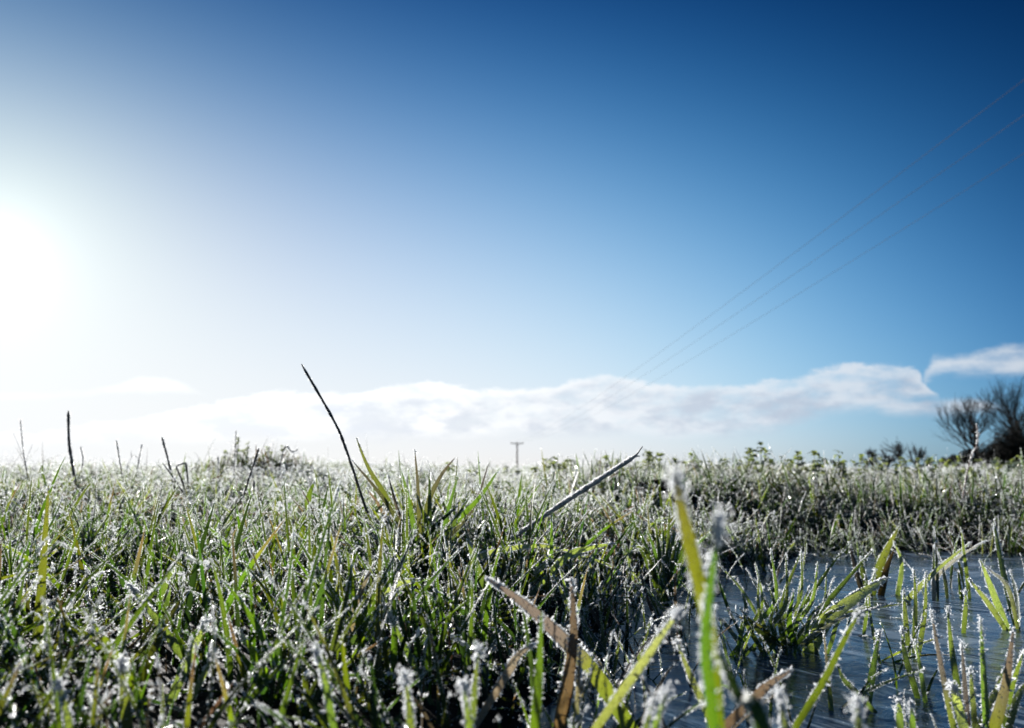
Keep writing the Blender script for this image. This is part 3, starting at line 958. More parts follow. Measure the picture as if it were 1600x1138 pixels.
blade('broad dark leaf held upright and clean of frost', [(252, 950), (260, 912), (276, 884)], 0.60, 0.60, 19, DEEP, (0.045, 0.085, 0.03), 0.35, 0.2, 0.3)
blade('withered yellow leaf scrap lying low in the meadow', [(112, 1018), (146, 1003), (182, 984)], 0.50, 0.50, 12, (0.20, 0.15, 0.07), (0.22, 0.15, 0.07), 0.5, 0.15, 0.4)
blade('orange-footed blade with brown rimed tip', [(548, 1014), (555, 950), (570, 910), (585, 880)], 0.56, 0.56, 10, ORANGE, BROWN, 1.1, 0.3, 0.3)
blade('arched blade white with rime beside the orange-footed one', [(570, 985), (590, 935), (622, 913), (656, 905)], 0.56, 0.56, 12, BLUE, BLUE, 1.5, 0.8, 0.4)
blade('green blade with a round frost knob, sloping', [(650, 1048), (630, 1005), (607, 957)], 0.46, 0.46, 10, GRASS, GRASS, 0.8, 0.2, 0.4, lump=1.2)
blade('broad dark green leaf with light through it before the frosted stalk', [(757, 922), (742, 880), (730, 844)], 0.74, 0.74, 15, GRASS, DEEP, 0.9, 0.2, 0.3)
blade('clean upright green blade under the frosted stalk', [(858, 925), (861, 860), (862, 800)], 0.80, 0.80, 8, LIME, GRASS, 0.5, 0.15, 0.4)
blade('thin lime blade standing through white meadow grass', [(478, 800), (484, 770), (492, 752)], 1.1, 1.1, 10, LIME, GRASS, 0.5, 0.1, 0.3)
blade('green blade slanting beside a dark bent stalk', [(372, 900), (350, 850), (325, 822)], 0.9, 0.9, 9, GRASS, LIME, 0.6, 0.15, 0.3)
ARC = 'frosted blades arching low'
blade('long rimed blade arched flat below the frosted stalk', [(740, 876), (785, 859), (850, 853), (916, 868)], 0.80, 0.80, 10, BLUE, BLUE, 1.5, 0.8, 0.5, ARC)
blade('rimed blade arching up to a green tip', [(842, 916), (886, 868), (925, 855), (962, 849)], 0.78, 0.78, 12, BLUE, GRASS, 1.5, 0.7, 0.5, ARC)
blade('thin rimed blade arching down towards the ice', [(846, 886), (900, 868), (940, 878), (968, 893)], 0.82, 0.82, 7, BLUE, BLUE, 1.4, 0.8, 0.5, ARC)
# --- the green tuft that breaks the skyline
tuft('tall dark green grass tuft breaking the skyline by the leaning stalk', 0.95, [
    ([(655, 850), (653, 770), (648, 702)], 0.0, 8, GRASS, (0.12, 0.09, 0.02), 0.5, 0.12),
    ([(660, 850), (668, 790), (688, 745), (711, 715)], 0.03, 9, DEEP, BROWN, 0.4, 0.12),
    ([(650, 850), (640, 790), (627, 734)], -0.03, 9, DEEP, GRASS, 0.5, 0.15),
    ([(672, 850), (672, 790), (671, 733)], 0.02, 10, GRASS, DEEP, 0.4, 0.12),
    ([(690, 850), (700, 800), (717, 739)], 0.04, 9, GRASS, GRASS, 0.6, 0.2),
    ([(645, 855), (622, 800), (606, 741)], -0.02, 7, BROWN, UMBER, 0.3, 0.1),
    ([(640, 850), (602, 775), (575, 730), (556, 683)], 0.05, 9, GRASS, (0.12, 0.14, 0.03), 0.9, 0.2),
    ([(662, 860), (742, 785), (781, 731)], 0.02, 10, LIME, GRASS, 0.5, 0.12),
    ([(690, 850), (738, 795), (764, 723)], 0.05, 8, DEEP, BROWN, 0.6, 0.15),
    ([(650, 860), (600, 780), (549, 718)], -0.04, 8, DEEP, UMBER, 0.4, 0.1),
    ([(660, 870), (668, 830), (650, 770)], -0.08, 9, LIME, LIME, 0.5, 0.1),
    ([(675, 870), (700, 830), (735, 775)], -0.06, 9, GRASS, BLUE, 0.7, 0.2),
])
# --- the tuft growing out of the ice
tuft('broad-leaved grass tuft growing out of the puddle ice', 0.68, [
    ([(1268, 1008), (1292, 968), (1340, 932), (1388, 902)], -0.06, 21, DEEP, BLUE, 2.2, 0.95),
    ([(1232, 1004), (1268, 930), (1328, 845)], 0.03, 10, GRASS, LIME, 0.8, 0.15),
    ([(1244, 1004), (1290, 945), (1365, 858)], 0.02, 12, GRASS, GRASS, 1.0, 0.2),
    ([(1225, 1004), (1225, 935), (1252, 862)], 0.04, 9, GRASS, LIME, 0.7, 0.2),
    ([(1216, 1012), (1188, 985), (1156, 950)], -0.04, 22, DEEP, GRASS, 0.5, 0.15),
    ([(1222, 1012), (1180, 975), (1150, 962)], -0.02, 11, LIME, GOLD, 0.5, 0.1),
    ([(1226, 1006), (1218, 970), (1201, 912)], 0.0, 10, GRASS, DEEP, 0.6, 0.2),
    ([(1256, 1006), (1320, 960), (1410, 943)], -0.05, 9, DEEP, DEEP, 0.7, 0.3),
    ([(1250, 1008), (1310, 968), (1382, 946)], -0.08, 6, GRASS, TAN, 1.4, 0.7),
    ([(1215, 1004), (1200, 950), (1166, 888)], 0.02, 7, GRASS, GRASS, 1.2, 0.4),
    ([(1236, 1006), (1248, 930), (1260, 850)], 0.05, 6, GRASS, GRASS, 0.8, 0.3),
    ([(1210, 1010), (1186, 955), (1186, 893)], -0.02, 6, DEEP, BLUE, 1.0, 0.4),
    ([(1240, 1008), (1232, 970), (1240, 925)], -0.05, 12, GRASS, LIME, 0.4, 0.1),
    ([(1208, 1010), (1165, 930), (1122, 880)], 0.0, 6, GRASS, BLUE, 1.3, 0.5),
    ([(1250, 1008), (1285, 955), (1292, 880)], 0.06, 6, DEEP, GRASS, 1.1, 0.4),
] + [([(1218 + dx * 0.62 + j * 5, 1000 + j * 6), (1222 + dx * 0.78 - j * 3, 960 + j * 6), (1232 + dx, 905 + abs(dx) * 0.32 + j * 14)], 0.05 * math.sin(dx * 1.7), 6 + (k % 3), (DEEP, GRASS, LIME)[k % 3], (GRASS, BLUE, GRASS)[k % 3], 1.1, 0.25)
     for k, (dx, j) in enumerate(((-95, 1), (-80, -2), (-64, 2), (-52, -3), (-40, 0), (-28, -4), (-15, 2), (-4, -3), (8, 1), (20, -4), (33, 0), (46, -3), (58, 1), (72, -2), (88, 1), (104, -1), (120, 1), (-110, 2)))])
tuft('small olive grass tuft at the far rim of the ice', 0.98, [
    ([(1358, 935), (1376, 880), (1405, 822)], 0.03, 12, (0.05, 0.09, 0.015), (0.13, 0.16, 0.03), 0.9, 0.2),
    ([(1378, 925), (1385, 890), (1397, 858)], 0.0, 11, GOLD, GOLD, 0.3, 0.05),
    ([(1352, 935), (1338, 890), (1328, 852)], 0.02, 9, (0.10, 0.09, 0.02), BROWN, 0.6, 0.2),
    ([(1402, 930), (1408, 880), (1396, 846)], 0.0, 8, GRASS, BLUE, 1.3, 0.5),
    ([(1365, 936), (1350, 900), (1345, 870)], -0.03, 9, GRASS, GRASS, 0.9, 0.2),
])
tuft('sheaf of fine green blades on the shore before the ice tuft', 0.92, [
    ([(1040 + dx * 0.3, 905), (1040 + dx * 0.6, 860), (1040 + dx, 800 + abs(dx) * 0.45 + j)], 0.03 * math.sin(dx), 8, GRASS if k % 3 else LIME, GRASS, 0.5, 0.15)
    for k, (dx, j) in enumerate(((-62, 8), (-45, 0), (-30, 14), (-18, -6), (-6, 6), (6, -12), (16, 10), (30, -8), (44, 6), (58, 14), (70, 0), (-52, 30), (24, 26)))])
tuft('green sheaf on the bank just beyond the ice', 1.62, [
    ([(1440 + dx * 0.3, 868), (1440 + dx * 0.6, 835), (1440 + dx, 805 + abs(dx) * 0.3 + j)], 0.02, 6, GRASS, LIME if k % 2 else DEEP, 0.5, 0.2)
    for k, (dx, j) in enumerate(((-26, 4), (-18, -8), (-9, 2), (-2, -14), (8, -4), (15, 5), (24, -6), (32, 8), (40, 2), (-34, 10)))])
# --- single blades standing in the ice
RODS = 'frosted blades standing in the puddle ice'
PAIR = 'short dark green blade of a leaning pair in the open ice'
TRIO = 'slim tall blade of a trio standing close together in the ice'
CAPS = 'short frost-capped blade, one of two side by side in the ice'
for pts, d, w, c, lab in (([(1427, 1068), (1414, 1022), (1409, 981)], 0.55, 9, DEEP, PAIR), ([(1442, 1079), (1436, 1040), (1429, 1000)], 0.54, 9, DEEP, PAIR),
                          ([(1418, 1008), (1414, 960), (1412, 921)], 0.66, 8, DEEP, TRIO), ([(1437, 1004), (1445, 950), (1446, 893)], 0.66, 8, GRASS, TRIO),
                          ([(1428, 1000), (1430, 940), (1428, 890)], 0.68, 7, GRASS, TRIO),
                          ([(1357, 1090), (1366, 1035), (1375, 985)], 0.53, 11, GRASS, 'lone green blade with a thick frost cap in dark open ice'),
                          ([(1495, 1070), (1486, 1010), (1480, 947)], 0.55, 9, GRASS, 'straight green frost-tipped blade beside the reddish brown one'),
                          ([(1540, 1132), (1536, 1050), (1532, 966)], 0.46, 10, GRASS, 'straight tall green blade beside the thick brown-tipped one'),
                          ([(1405, 1136), (1404, 1110), (1403, 1094)], 0.44, 12, BLUE, CAPS), ([(1424, 1136), (1423, 1115), (1422, 1098)], 0.42, 13, GRASS, CAPS),
                          ([(1506, 972), (1508, 945), (1508, 923)], 0.76, 8, GRASS, 'tiny lone green blade far out on the bare ice'),
                          ([(1522, 1130), (1518, 1080), (1516, 1045)], 0.47, 9, BLUE, 'bluish frosted blade next to the dark brown straight one'),
                          ([(1352, 965), (1356, 930), (1368, 890)], 0.75, 7, GRASS, 'thin green blade between the broad-leaved tuft and the trio'),
                          ([(1335, 1080), (1316, 1060), (1302, 1022)], 0.52, 9, BLUE, 'bluish bent blade in the ice below the broad-leaved tuft')):
    blade(lab, pts, d, d, w, c, c, 1.2, 0.3, HR.uniform(0, 0.7), RODS, lump=0.5)
blade('reddish brown blade rising out of the ice', [(1488, 1130), (1470, 1040), (1454, 952)], 0.47, 0.47, 9, GRASS, (0.12, 0.07, 0.05), 1.0, 0.3, 0.3, dry=0.5, dryc=(0.13, 0.075, 0.055), lump=0.5)
blade('dark brown straight blade in the ice between green ones', [(1511, 1128), (1506, 1060), (1502, 1003)], 0.47, 0.47, 8, BROWN, BROWN, 0.8, 0.3, 0.3, lump=0.4)
blade('thick green blade with a slim brown tip in the ice', [(1552, 1138), (1570, 1070), (1583, 981)], 0.44, 0.44, 17, LIME, (0.2, 0.1, 0.06), 0.9, 0.15, 0.3, dry=0.35, dryc=(0.12, 0.07, 0.05))
blade('stubby blade wrapped wholly in white rime', [(1504, 1134), (1495, 1100), (1487, 1070)], 0.45, 0.45, 14, BLUE, BLUE, 2.4, 1.0, 0.3, lump=1.5, tip=0.25)
blade('long rimed blade reaching over the ice towards the bank', [(1418, 936), (1466, 888), (1517, 847)], 0.92, 0.98, 10, GRASS, BLUE, 1.5, 0.5, 0.4)
blade('rimed straw blade crossing the long one over the ice', [(1462, 902), (1500, 868), (1541, 845)], 0.95, 1.0, 7, TAN, TAN, 1.6, 0.6, 0.4)
tuft('slender frosted grass tuft leaning on the open ice', 0.78, [
    ([(1592, 998), (1576, 930), (1562, 865), (1552, 812)], 0.02, 9, DEEP, GRASS, 1.1, 0.3),
    ([(1572, 985), (1548, 920), (1531, 874)], 0.0, 13, DEEP, BLUE, 1.6, 0.6),
    ([(1580, 990), (1545, 945), (1513, 904)], -0.03, 8, GRASS, BLUE, 1.5, 0.5),
    ([(1590, 985), (1588, 930), (1578, 890)], 0.03, 9, GRASS, DEEP, 0.8, 0.3),
    ([(1592, 990), (1575, 920), (1540, 886)], 0.0, 6, DEEP, TAN, 1.4, 0.6),
])
tuft('loose green tuft at the corner of the ice', 0.46, [
    ([(1560, 1138), (1580, 1070), (1600, 1015)], 0.0, 14, GRASS, LIME, 0.8, 0.2),
    ([(1530, 1138), (1556, 1080), (1572, 1040)], 0.02, 10, BLUE, BLUE, 1.1, 0.4),
    ([(1575, 1138), (1590, 1090), (1610, 1060)], 0.0, 12, DEEP, GRASS, 0.7, 0.3),
])
# --- dry stalks
stalk('long bare stalk leaning high above the grass', [(570, 790), (541, 703), (522, 658), (471, 569)], 1.0, 1.0, 6.5, UMBER, 0.12, 0.1, taper=0.75)
stalk('thick frosted stalk slanting over the meadow with a frayed tip', [(765, 866), (860, 800), (930, 754), (993, 713)], 0.93, 0.86, 10, GREY, 3.0, 0.5, top_only=True, taper=0.85,
      side_shoots=(([(990, 714), (996, 709), (1000, 703), (1004, 698)], 0.86), ([(986, 717), (995, 713), (1000, 713)], 0.86)))
stalk('upright stalk with a broken notch near its top', [(120, 768), (114, 730), (108, 690), (107, 642)], 1.9, 1.9, 6.5, (0.09, 0.06, 0.04), 0.15, 0.15, taper=0.8)
stalk('short dark stalk leaning beside a folded one', [(277, 778), (263, 720), (253, 683)], 1.9, 1.9, 6, (0.07, 0.05, 0.03), 0.15, 0.15)
stalk('dark straight stalk leaning the other way before the mound', [(366, 838), (384, 765), (405, 700)], 1.45, 1.45, 6, UMBER, 0.1, 0.08)
stalk('thin stalk folded into a square hook', [(302, 800), (288, 760), (275, 728), (291, 723), (296, 775)], 1.7, 1.7, 4.5, UMBER, 0.15, 0.1, straight=True)
stalk('thin slanting stalk crossing the folded one', [(306, 800), (280, 760), (254, 723)], 1.72, 1.72, 4, UMBER, 0.1, 0.1)
stalk('thin stub between meadow and folded stalk', [(194, 758), (187, 720), (182, 687)], 2.1, 2.1, 3.5, (0.06, 0.045, 0.03), 0.1, 0.15)
stalk('hair-thin forked twig above the meadow', [(42, 738), (36, 700), (32, 655)], 2.2, 2.2, 2.6, UMBER, 0.05, 0.1, side_shoots=(([(39, 720), (30, 698), (21, 677)], 2.2), ([(38, 728), (44, 712), (51, 694)], 2.2)))
stalk('fine upright stalk rising from the mound', [(362, 775), (366, 730), (369, 673)], 2.5, 2.5, 3, UMBER, 0.1, 0.1)
stalk('fine short stalk beside the mound', [(342, 775), (341, 745), (341, 713)], 2.3, 2.3, 3.4, UMBER, 0.1, 0.1)
stalk('stout stub standing in grass below the mound', [(396, 812), (396, 780), (397, 750)], 1.55, 1.55, 6, UMBER, 0.1, 0.1)
stalk('thin curved stalk beside the notched one', [(121, 748), (130, 722), (126, 698)], 2.2, 2.2, 2.8, UMBER, 0.1, 0.1)
stalk('thin stalk with a curled seed twig', [(212, 748), (217, 720), (222, 694)], 2.3, 2.3, 2.8, UMBER, 0.1, 0.1, side_shoots=(([(216, 716), (208, 712), (202, 722), (196, 728)], 2.3), ([(206, 714), (205, 707), (206, 704)], 2.3)))
stalk('slate grey stalk lying at the meadow side', [(-8, 880), (18, 853), (46, 828)], 0.95, 0.97, 13, (0.07, 0.07, 0.075), 0.4, 0.25, taper=0.9)
stalk('reddish forked twig on the bank before the thicket', [(1506, 768), (1515, 722), (1527, 692), (1526, 662)], 1.8, 1.8, 3.6, (0.12, 0.05, 0.035), 0.15, 0.2, side_shoots=(([(1521, 706), (1540, 690), (1561, 676)], 1.8),))
stalk('dead stem poking out of white grass by the mound', [(430, 760), (445, 700), (456, 706), (466, 702)], 2.7, 2.7, 3, UMBER, 0.1, 0.1)
stalk('brown stem on the slope beyond the arching blades', [(905, 822), (912, 790), (922, 752)], 1.5, 1.5, 4, (0.07, 0.06, 0.03), 0.2, 0.2)

# ------------------------------------------------------------------ leafy weeds along the top of the bank and on the mound
def weed_leaf(seed):
    rng = np.random.default_rng(seed)
    n = 7
    t = np.linspace(0, 1, n)
    C = np.stack([np.zeros(n), t, 0.25 * np.sin(t * 2.2) - 0.35 * t * t], 1)
    w = 0.34 * np.sin(np.pi * np.clip(t * 0.94 + 0.05, 0, 1)) ** 0.7 * (1 + 0.35 * np.where(np.arange(n) % 2, 1, -1) * rng.uniform(0.5, 1.0))
    w[-1] = 0.02
    E1 = C + np.stack([w, -0.12 * w, 0.25 * w], 1)
    E2 = C + np.stack([-w, -0.12 * w, 0.25 * w], 1)
    V = np.stack([E1, C, E2], 1).reshape(-1, 3)
    i = np.arange(n - 1)[:, None] * 3
    q = np.concatenate([i + np.array([[0, 1, 4, 3]]), i + np.array([[1, 2, 5, 4]])], 0)
    F = np.concatenate([q[:, [0, 1, 2]], q[:, [0, 2, 3]]], 0)
    c = np.array([0.024, 0.052, 0.020]) * rng.uniform(0.7, 1.4)
    edge = np.tile([0.95, 0.15, 0.95], n)
    col = np.concatenate([np.tile(c, (len(V), 1)), edge[:, None]], 1)
    return mesh_tris('weed_leaf', V, F, [M_LEAF], col=col, smooth=True)
WEED_LEAVES = [weed_leaf(900 + i) for i in range(6)]
WEED_GROUP = 'leafy weeds along the top of the bank'
def weed(px, topy, d, spread, stems, label, group=WEED_GROUP, size=1.0):
    top = at(px, topy - 8, d)
    z0 = gz(top[0], d)
    h = max(top[2] - z0, 0.05)
    t = thing('leafy_weed', label, 'weed', (top[0], d, z0 - 0.004), group)
    for s in range(stems):
        ang = HR.uniform(0, 6.283)
        out = spread * d / FPX * HR.uniform(0.2, 1.0) * (0 if s == 0 else 1)
        hh = h * (1.0 if s == 0 else HR.uniform(0.62, 0.95))
        E = np.array([math.cos(ang) * out, math.sin(ang) * out, hh])
        C = smooth_path([np.zeros(3), E * np.array([0.25, 0.25, 0.5]), E * np.array([0.7, 0.7, 0.88]), E], 9)
        V, F = tube(C, np.linspace(0.0016, 0.0007, 9), 5)
        so = link('stem', Bag().add(V, F, np.tile([0.06, 0.06, 0.025, 0.4], (len(V), 1))).mesh('stem', [M_STALK]), t)
        nl = int(HR.integers(7, 12))
        for k in range(nl):
            u = 1.0 if k == 0 else HR.uniform(0.35, 1.0)
            p = lerp_rows(C, np.array([u]))[0]
            lf = link('leaf', WEED_LEAVES[int(HR.integers(6))], so, p)
            sc = size * HR.uniform(0.014, 0.028)
            lf.scale = (sc, sc, sc)
            lf.rotation_euler = (HR.uniform(-0.5, 0.8), HR.uniform(-0.5, 0.5), HR.uniform(0, 6.283))
for px, ty, d, sp, st in ((703, 733, 3.3, 14, 3), (742, 739, 3.4, 14, 3), (792, 737, 3.3, 20, 4), (868, 723, 3.0, 26, 5), (892, 727, 3.1, 22, 4),
                          (946, 722, 2.9, 20, 4), (968, 728, 3.0, 22, 4), (1010, 713, 2.7, 14, 4), (1030, 717, 2.8, 20, 4), (1080, 718, 2.8, 18, 5),
                          (1132, 726, 2.9, 20, 4), (1188, 702, 2.6, 28, 7), (1168, 716, 2.7, 20, 4), (1246, 714, 2.8, 22, 5), (1272, 712, 2.7, 24, 5),
                          (1310, 713, 2.8, 22, 5), (1345, 722, 2.9, 22, 4), (1372, 720, 2.8, 18, 4), (1412, 722, 2.9, 22, 4), (1455, 722, 2.8, 20, 4),
                          (1498, 722, 2.9, 18, 3), (1560, 722, 2.8, 20, 4), (1592, 720, 2.8, 16, 4), (1220, 722, 3.0, 18, 3)):
    if px < 800:
        wl = 'low leafy weed on the skyline between the tall tuft and the pole'
    elif px < 1000:
        wl = 'leafy weed on the skyline between the pole and the frosted stalk tip'
    elif px < 1140:
        wl = 'leafy weed on the bank crest behind the tall yellow blade'
    elif px == 1188:
        wl = 'tallest and bushiest leafy weed on the crest of the bank'
    elif px < 1330:
        wl = 'leafy weed on the bank crest under open sky beside the bushiest one'
    elif px < 1460:
        wl = 'leafy weed on the bank crest in front of the far hedge'
    else:
        wl = 'leafy weed on the bank crest in front of the dark thicket'
    weed(px, ty, d, sp, st, wl)
for k in range(26):
    px = 850 + k * 29.5 + HR.uniform(-10, 10)
    weed(px, 727 + HR.uniform(-3, 7), HR.uniform(2.5, 3.3), 24, 3, 'low frost-edged seedling weed filling the bank crest between the taller weeds', 'low weeds along the top of the bank', 0.8)
MG = 'sprigs growing on the mound'
for px, ty, st in ((372, 690, 3), (388, 698, 3), (352, 712, 3), (420, 706, 3), (440, 704, 2)):
    weed(px, ty, 2.95, 12, st, 'small dark leafy sprig growing on the mound', MG, 0.55)

# ------------------------------------------------------------------ clods of frozen earth
def clod(px, py, d, rpx, squash, label):
    p = at(px, py, d)
    z = gz(p[0], d)
    r = rpx * d / FPX
    import bmesh
    bm = bmesh.new()
    bmesh.ops.create_icosphere(bm, subdivisions=4, radius=1.0)
    from mathutils import noise
    sv = Vector((px, py, d * 10))
    for v in bm.verts:
        k = 1 + 0.35 * noise.noise(v.co * 1.4 + sv) + 0.16 * noise.noise(v.co * 4 + sv) + 0.07 * noise.noise(v.co * 11 + sv)
        v.co = Vector((v.co.x * k * 1.25, v.co.y * k, v.co.z * k * squash)) * r
    me = bpy.data.meshes.new('soil_clod')
    bm.to_mesh(me)
    bm.free()
    me.materials.append(M_SOIL)
    for q in me.polygons:
        q.use_smooth = True
    o = link('soil_clod', me, loc=(p[0], d, z + r * squash * 0.45))
    tag(o, label, 'soil clod', 'clods of dark earth between the grass')
clod(1022, 775, 2.05, 26, 0.75, 'dark rounded clod of earth at the foot of the bank, largest of its row')
clod(1075, 792, 1.95, 20, 0.6, 'low dark clod of earth beside the largest one')
clod(1262, 744, 2.55, 24, 0.5, 'flat dark clod of earth high on the bank among weeds')
clod(985, 800, 1.9, 18, 0.6, 'small clod of earth where meadow meets bank')
clod(170, 812, 1.5, 30, 0.6, 'frosted earth clod in the hollow of the meadow')  # this and the next: earth, enlarged to carry the hollow's shadow too
clod(236, 822, 1.42, 34, 0.55, 'wide frosted earth clod in the hollow of the meadow')
clod(108, 775, 2.2, 18, 0.6, 'earth clod below the notched stalk')

# ------------------------------------------------------------------ overhead line
PD = 180.0
def build_line():
    top = at(808, 690, PD)
    arm = at(808, 693, PD)
    base = gz(arm[0], PD)
    t = thing('utility_pole', 'wooden utility pole with a crossarm on the horizon', 'utility pole', (arm[0], PD, base - 0.3))
    o = np.array([arm[0], PD, base - 0.3])
    V, F = tube([[arm[0], PD, base - 0.3], [arm[0], PD, (base + arm[2]) / 2], [arm[0], PD, arm[2] + 0.12]], [0.20, 0.175, 0.15], 12)
    link('pole', Bag().add(V, F).mesh('pole', [M_POLE], o), t)
    def boxm(name, c, s, m, rot=0.0):
        v = np.array([(x, y, z) for x in (-1, 1) for y in (-1, 1) for z in (-1, 1)], float) * np.array(s) * 0.5
        cr, sr = math.cos(rot), math.sin(rot)
        v = np.stack([v[:, 0] * cr - v[:, 2] * sr, v[:, 1], v[:, 0] * sr + v[:, 2] * cr], 1) + np.array(c)
        f = np.array([(0, 1, 3, 2), (4, 6, 7, 5), (0, 4, 5, 1), (2, 3, 7, 6), (0, 2, 6, 4), (1, 5, 7, 3)])
        f = np.concatenate([f[:, [0, 1, 2]], f[:, [0, 2, 3]]])
        return link(name, Bag().add(v, f, None, 0, False).mesh(name, [m], o), t)
    boxm('crossarm', (arm[0], PD - 0.2, arm[2]), (2.9, 0.14, 0.17), M_POLE)
    for s in (-1, 1):
        boxm('brace', (arm[0] + s * 0.42, PD - 0.19, arm[2] - 0.36), (0.95, 0.05, 0.06), M_STEEL, s * 0.75)
    ends = []
    for s in (-1, 0, 1):
        x = arm[0] + s * 1.35
        z = arm[2] + 0.09
        C = [[x, PD - 0.2, z + k] for k in (0, 0.06, 0.10, 0.14, 0.18, 0.22, 0.27)]
        V, F = tube(C, [0.03, 0.05, 0.10, 0.06, 0.095, 0.055, 0.04], 10)
        link('insulator', Bag().add(V, F).mesh('insulator', [M_CERAMIC], o), t)
        ends.append((x, PD - 0.2, z + 0.27))
    which = ('highest', 'middle', 'lowest')
    for (x0, y0, z0), py, s in zip(ends, (125, 180, 240), which):
        r = ray(1600, py)
        # where the wire passes the right of the view it hangs about seven metres up
        d = (7.05 - EYE) / r[2]
        x1, y1, z1 = r[0] * d, d, 7.05
        c = (z0 - z1 + 0.040 * (y0 - y1)) / (y0 - y1) ** 2
        yy = np.concatenate([np.linspace(-45, y1, 14)[:-1], y1 + (y0 - y1) * np.linspace(0, 1, 90) ** 1.5])
        u = (yy - y1) / (y0 - y1)
        C = np.stack([x1 + (x0 - x1) * u, yy, z1 - 0.040 * (yy - y1) + c * (yy - y1) ** 2], 1)
        V, F = tube(C, 0.0048, 6)
        w = link('overhead_wire', Bag().add(V, F).mesh('overhead_wire', [M_WIRE], C[-1]), loc=tuple(C[-1]))
        tag(w, 'thin overhead wire strung from the pole, %s of three' % s, 'wire', 'three parallel overhead wires')
build_line()

# ------------------------------------------------------------------ bare trees and the thicket beyond the field
def grow(rng, bagT, bagC, p, d, L, R, level, maxlev, up, fan):
    n = 4
    C = [p]
    q, dd = p, d
    for i in range(n):
        dd = dd + rng.normal(0, 0.10, 3) + np.array([0, 0, up])
        dd = dd / np.linalg.norm(dd)
        q = q + dd * L / n
        C.append(q)
    V, F = tube(C, np.linspace(R, R * 0.62, n + 1), 7 if level == 0 else (4 if level < 3 else 3))
    (bagT if level == 0 else bagC).add(V, F)
    if level >= maxlev:
        return
    kids = (6 if level == 0 else 4) if level < 2 else 3
    for k in range(kids):
        u = 1.0 if k == 0 else rng.uniform(0.35, 1.0)
        pp = lerp_rows(np.array(C), np.array([u]))[0]
        a = rng.uniform(0, 6.283)
        e1 = np.cross(dd, [0.3, 0.9, 0.2])
        e1 /= np.linalg.norm(e1)
        e2 = np.cross(dd, e1)
        s = fan * rng.uniform(0.5, 1.15) * (0.35 if k == 0 else 1)
        nd = dd * math.cos(s) + (e1 * math.cos(a) + e2 * math.sin(a)) * math.sin(s)
        grow(rng, bagT, bagC, pp, nd, L * rng.uniform(0.62, 0.86), R * 0.57 * rng.uniform(0.85, 1.1), level + 1, maxlev, up, fan)
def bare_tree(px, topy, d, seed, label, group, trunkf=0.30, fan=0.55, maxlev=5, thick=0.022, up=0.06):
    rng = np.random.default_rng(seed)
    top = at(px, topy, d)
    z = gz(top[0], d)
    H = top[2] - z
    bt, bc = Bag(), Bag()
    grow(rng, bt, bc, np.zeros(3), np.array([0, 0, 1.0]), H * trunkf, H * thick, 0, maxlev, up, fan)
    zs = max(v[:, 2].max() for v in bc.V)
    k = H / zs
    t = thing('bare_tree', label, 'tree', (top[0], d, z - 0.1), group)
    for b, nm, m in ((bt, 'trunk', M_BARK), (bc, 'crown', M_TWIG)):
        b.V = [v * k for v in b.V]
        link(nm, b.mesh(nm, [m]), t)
TG = 'bare trees beyond the field'
bare_tree(1522, 608, 112, 11, 'bare round-headed tree standing just clear of the thicket', TG, 0.26, 0.50, 6, 0.022, 0.06)
bare_tree(1592, 580, 104, 23, 'tall bare tree rising out of the dark thicket', TG, 0.34, 0.50, 6, 0.022, 0.06)
bare_tree(1405, 680, 170, 31, 'small bare tree standing alone in the far hedge', TG, 0.22, 0.52, 4, 0.03)
bare_tree(1428, 690, 172, 37, 'low bare tree beside the small one in the far hedge', TG, 0.18, 0.62, 4, 0.03)
bare_tree(1362, 697, 178, 41, 'squat bushy bare tree at the open end of the far hedge', TG, 0.12, 0.8, 4, 0.03, 0.03)
bare_tree(1384, 699, 180, 43, 'squat bushy bare tree in the middle of the far hedge', TG, 0.12, 0.8, 4, 0.03, 0.03)
bare_tree(1452, 713, 176, 47, 'lowest bushy bare tree of the far hedge, toward the thicket', TG, 0.12, 0.85, 4, 0.03, 0.03)
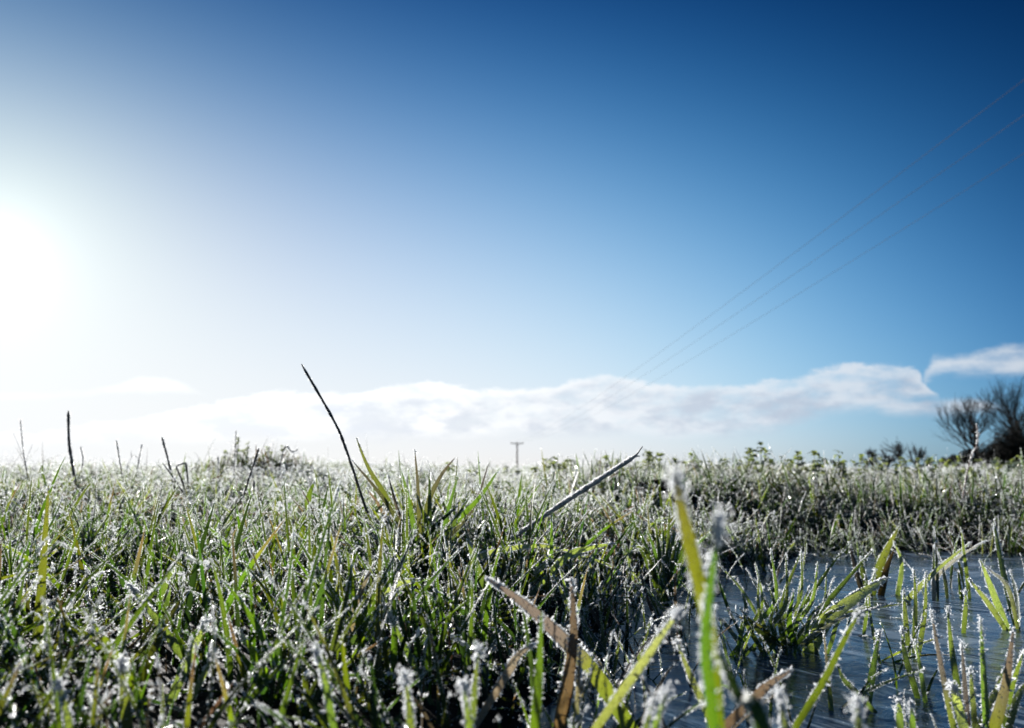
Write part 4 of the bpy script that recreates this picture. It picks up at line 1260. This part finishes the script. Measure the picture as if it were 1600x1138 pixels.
def shrub(px, topy, d, wpx, seed, label):
    rng = np.random.default_rng(seed)
    top = at(px, topy, d)
    z = gz(top[0], d)
    H = top[2] - z
    W = wpx * d / FPX * 0.5
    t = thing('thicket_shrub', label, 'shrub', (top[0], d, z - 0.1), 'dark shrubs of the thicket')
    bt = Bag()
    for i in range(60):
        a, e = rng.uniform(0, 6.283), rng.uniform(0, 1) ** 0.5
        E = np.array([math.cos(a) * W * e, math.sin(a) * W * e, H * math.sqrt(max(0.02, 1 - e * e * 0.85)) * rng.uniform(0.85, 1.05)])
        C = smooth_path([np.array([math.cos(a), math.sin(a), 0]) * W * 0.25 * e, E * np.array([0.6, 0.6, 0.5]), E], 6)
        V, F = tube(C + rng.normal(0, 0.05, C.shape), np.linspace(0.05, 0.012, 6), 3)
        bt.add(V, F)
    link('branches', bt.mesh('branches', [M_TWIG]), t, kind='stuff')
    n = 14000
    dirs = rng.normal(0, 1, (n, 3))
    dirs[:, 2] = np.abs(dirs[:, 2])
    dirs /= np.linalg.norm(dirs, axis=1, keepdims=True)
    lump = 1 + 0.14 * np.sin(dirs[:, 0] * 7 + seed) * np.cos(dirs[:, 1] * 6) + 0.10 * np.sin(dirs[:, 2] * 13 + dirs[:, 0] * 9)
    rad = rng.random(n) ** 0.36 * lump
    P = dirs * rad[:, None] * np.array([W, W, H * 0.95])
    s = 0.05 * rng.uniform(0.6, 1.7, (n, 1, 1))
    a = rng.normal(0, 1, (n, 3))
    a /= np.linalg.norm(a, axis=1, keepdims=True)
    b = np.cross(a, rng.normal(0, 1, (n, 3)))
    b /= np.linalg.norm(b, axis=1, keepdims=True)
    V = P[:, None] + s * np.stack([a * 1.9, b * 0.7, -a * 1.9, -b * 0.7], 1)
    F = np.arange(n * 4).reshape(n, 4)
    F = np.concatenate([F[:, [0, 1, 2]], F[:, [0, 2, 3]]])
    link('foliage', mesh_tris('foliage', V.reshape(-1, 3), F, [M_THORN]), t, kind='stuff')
shrub(1604, 640, 98, 110, 3, 'largest dark shrub of the thicket, at its far end')
shrub(1576, 664, 97, 70, 5, 'tall dark shrub beside the largest one of the thicket')
shrub(1554, 688, 99, 60, 7, 'middle-sized dark shrub in the thicket under the round-headed tree')
shrub(1516, 700, 103, 56, 9, 'low dark shrub at the foot of the round-headed tree')
shrub(1486, 712, 106, 44, 13, 'lowest dark shrub where the thicket peters out')
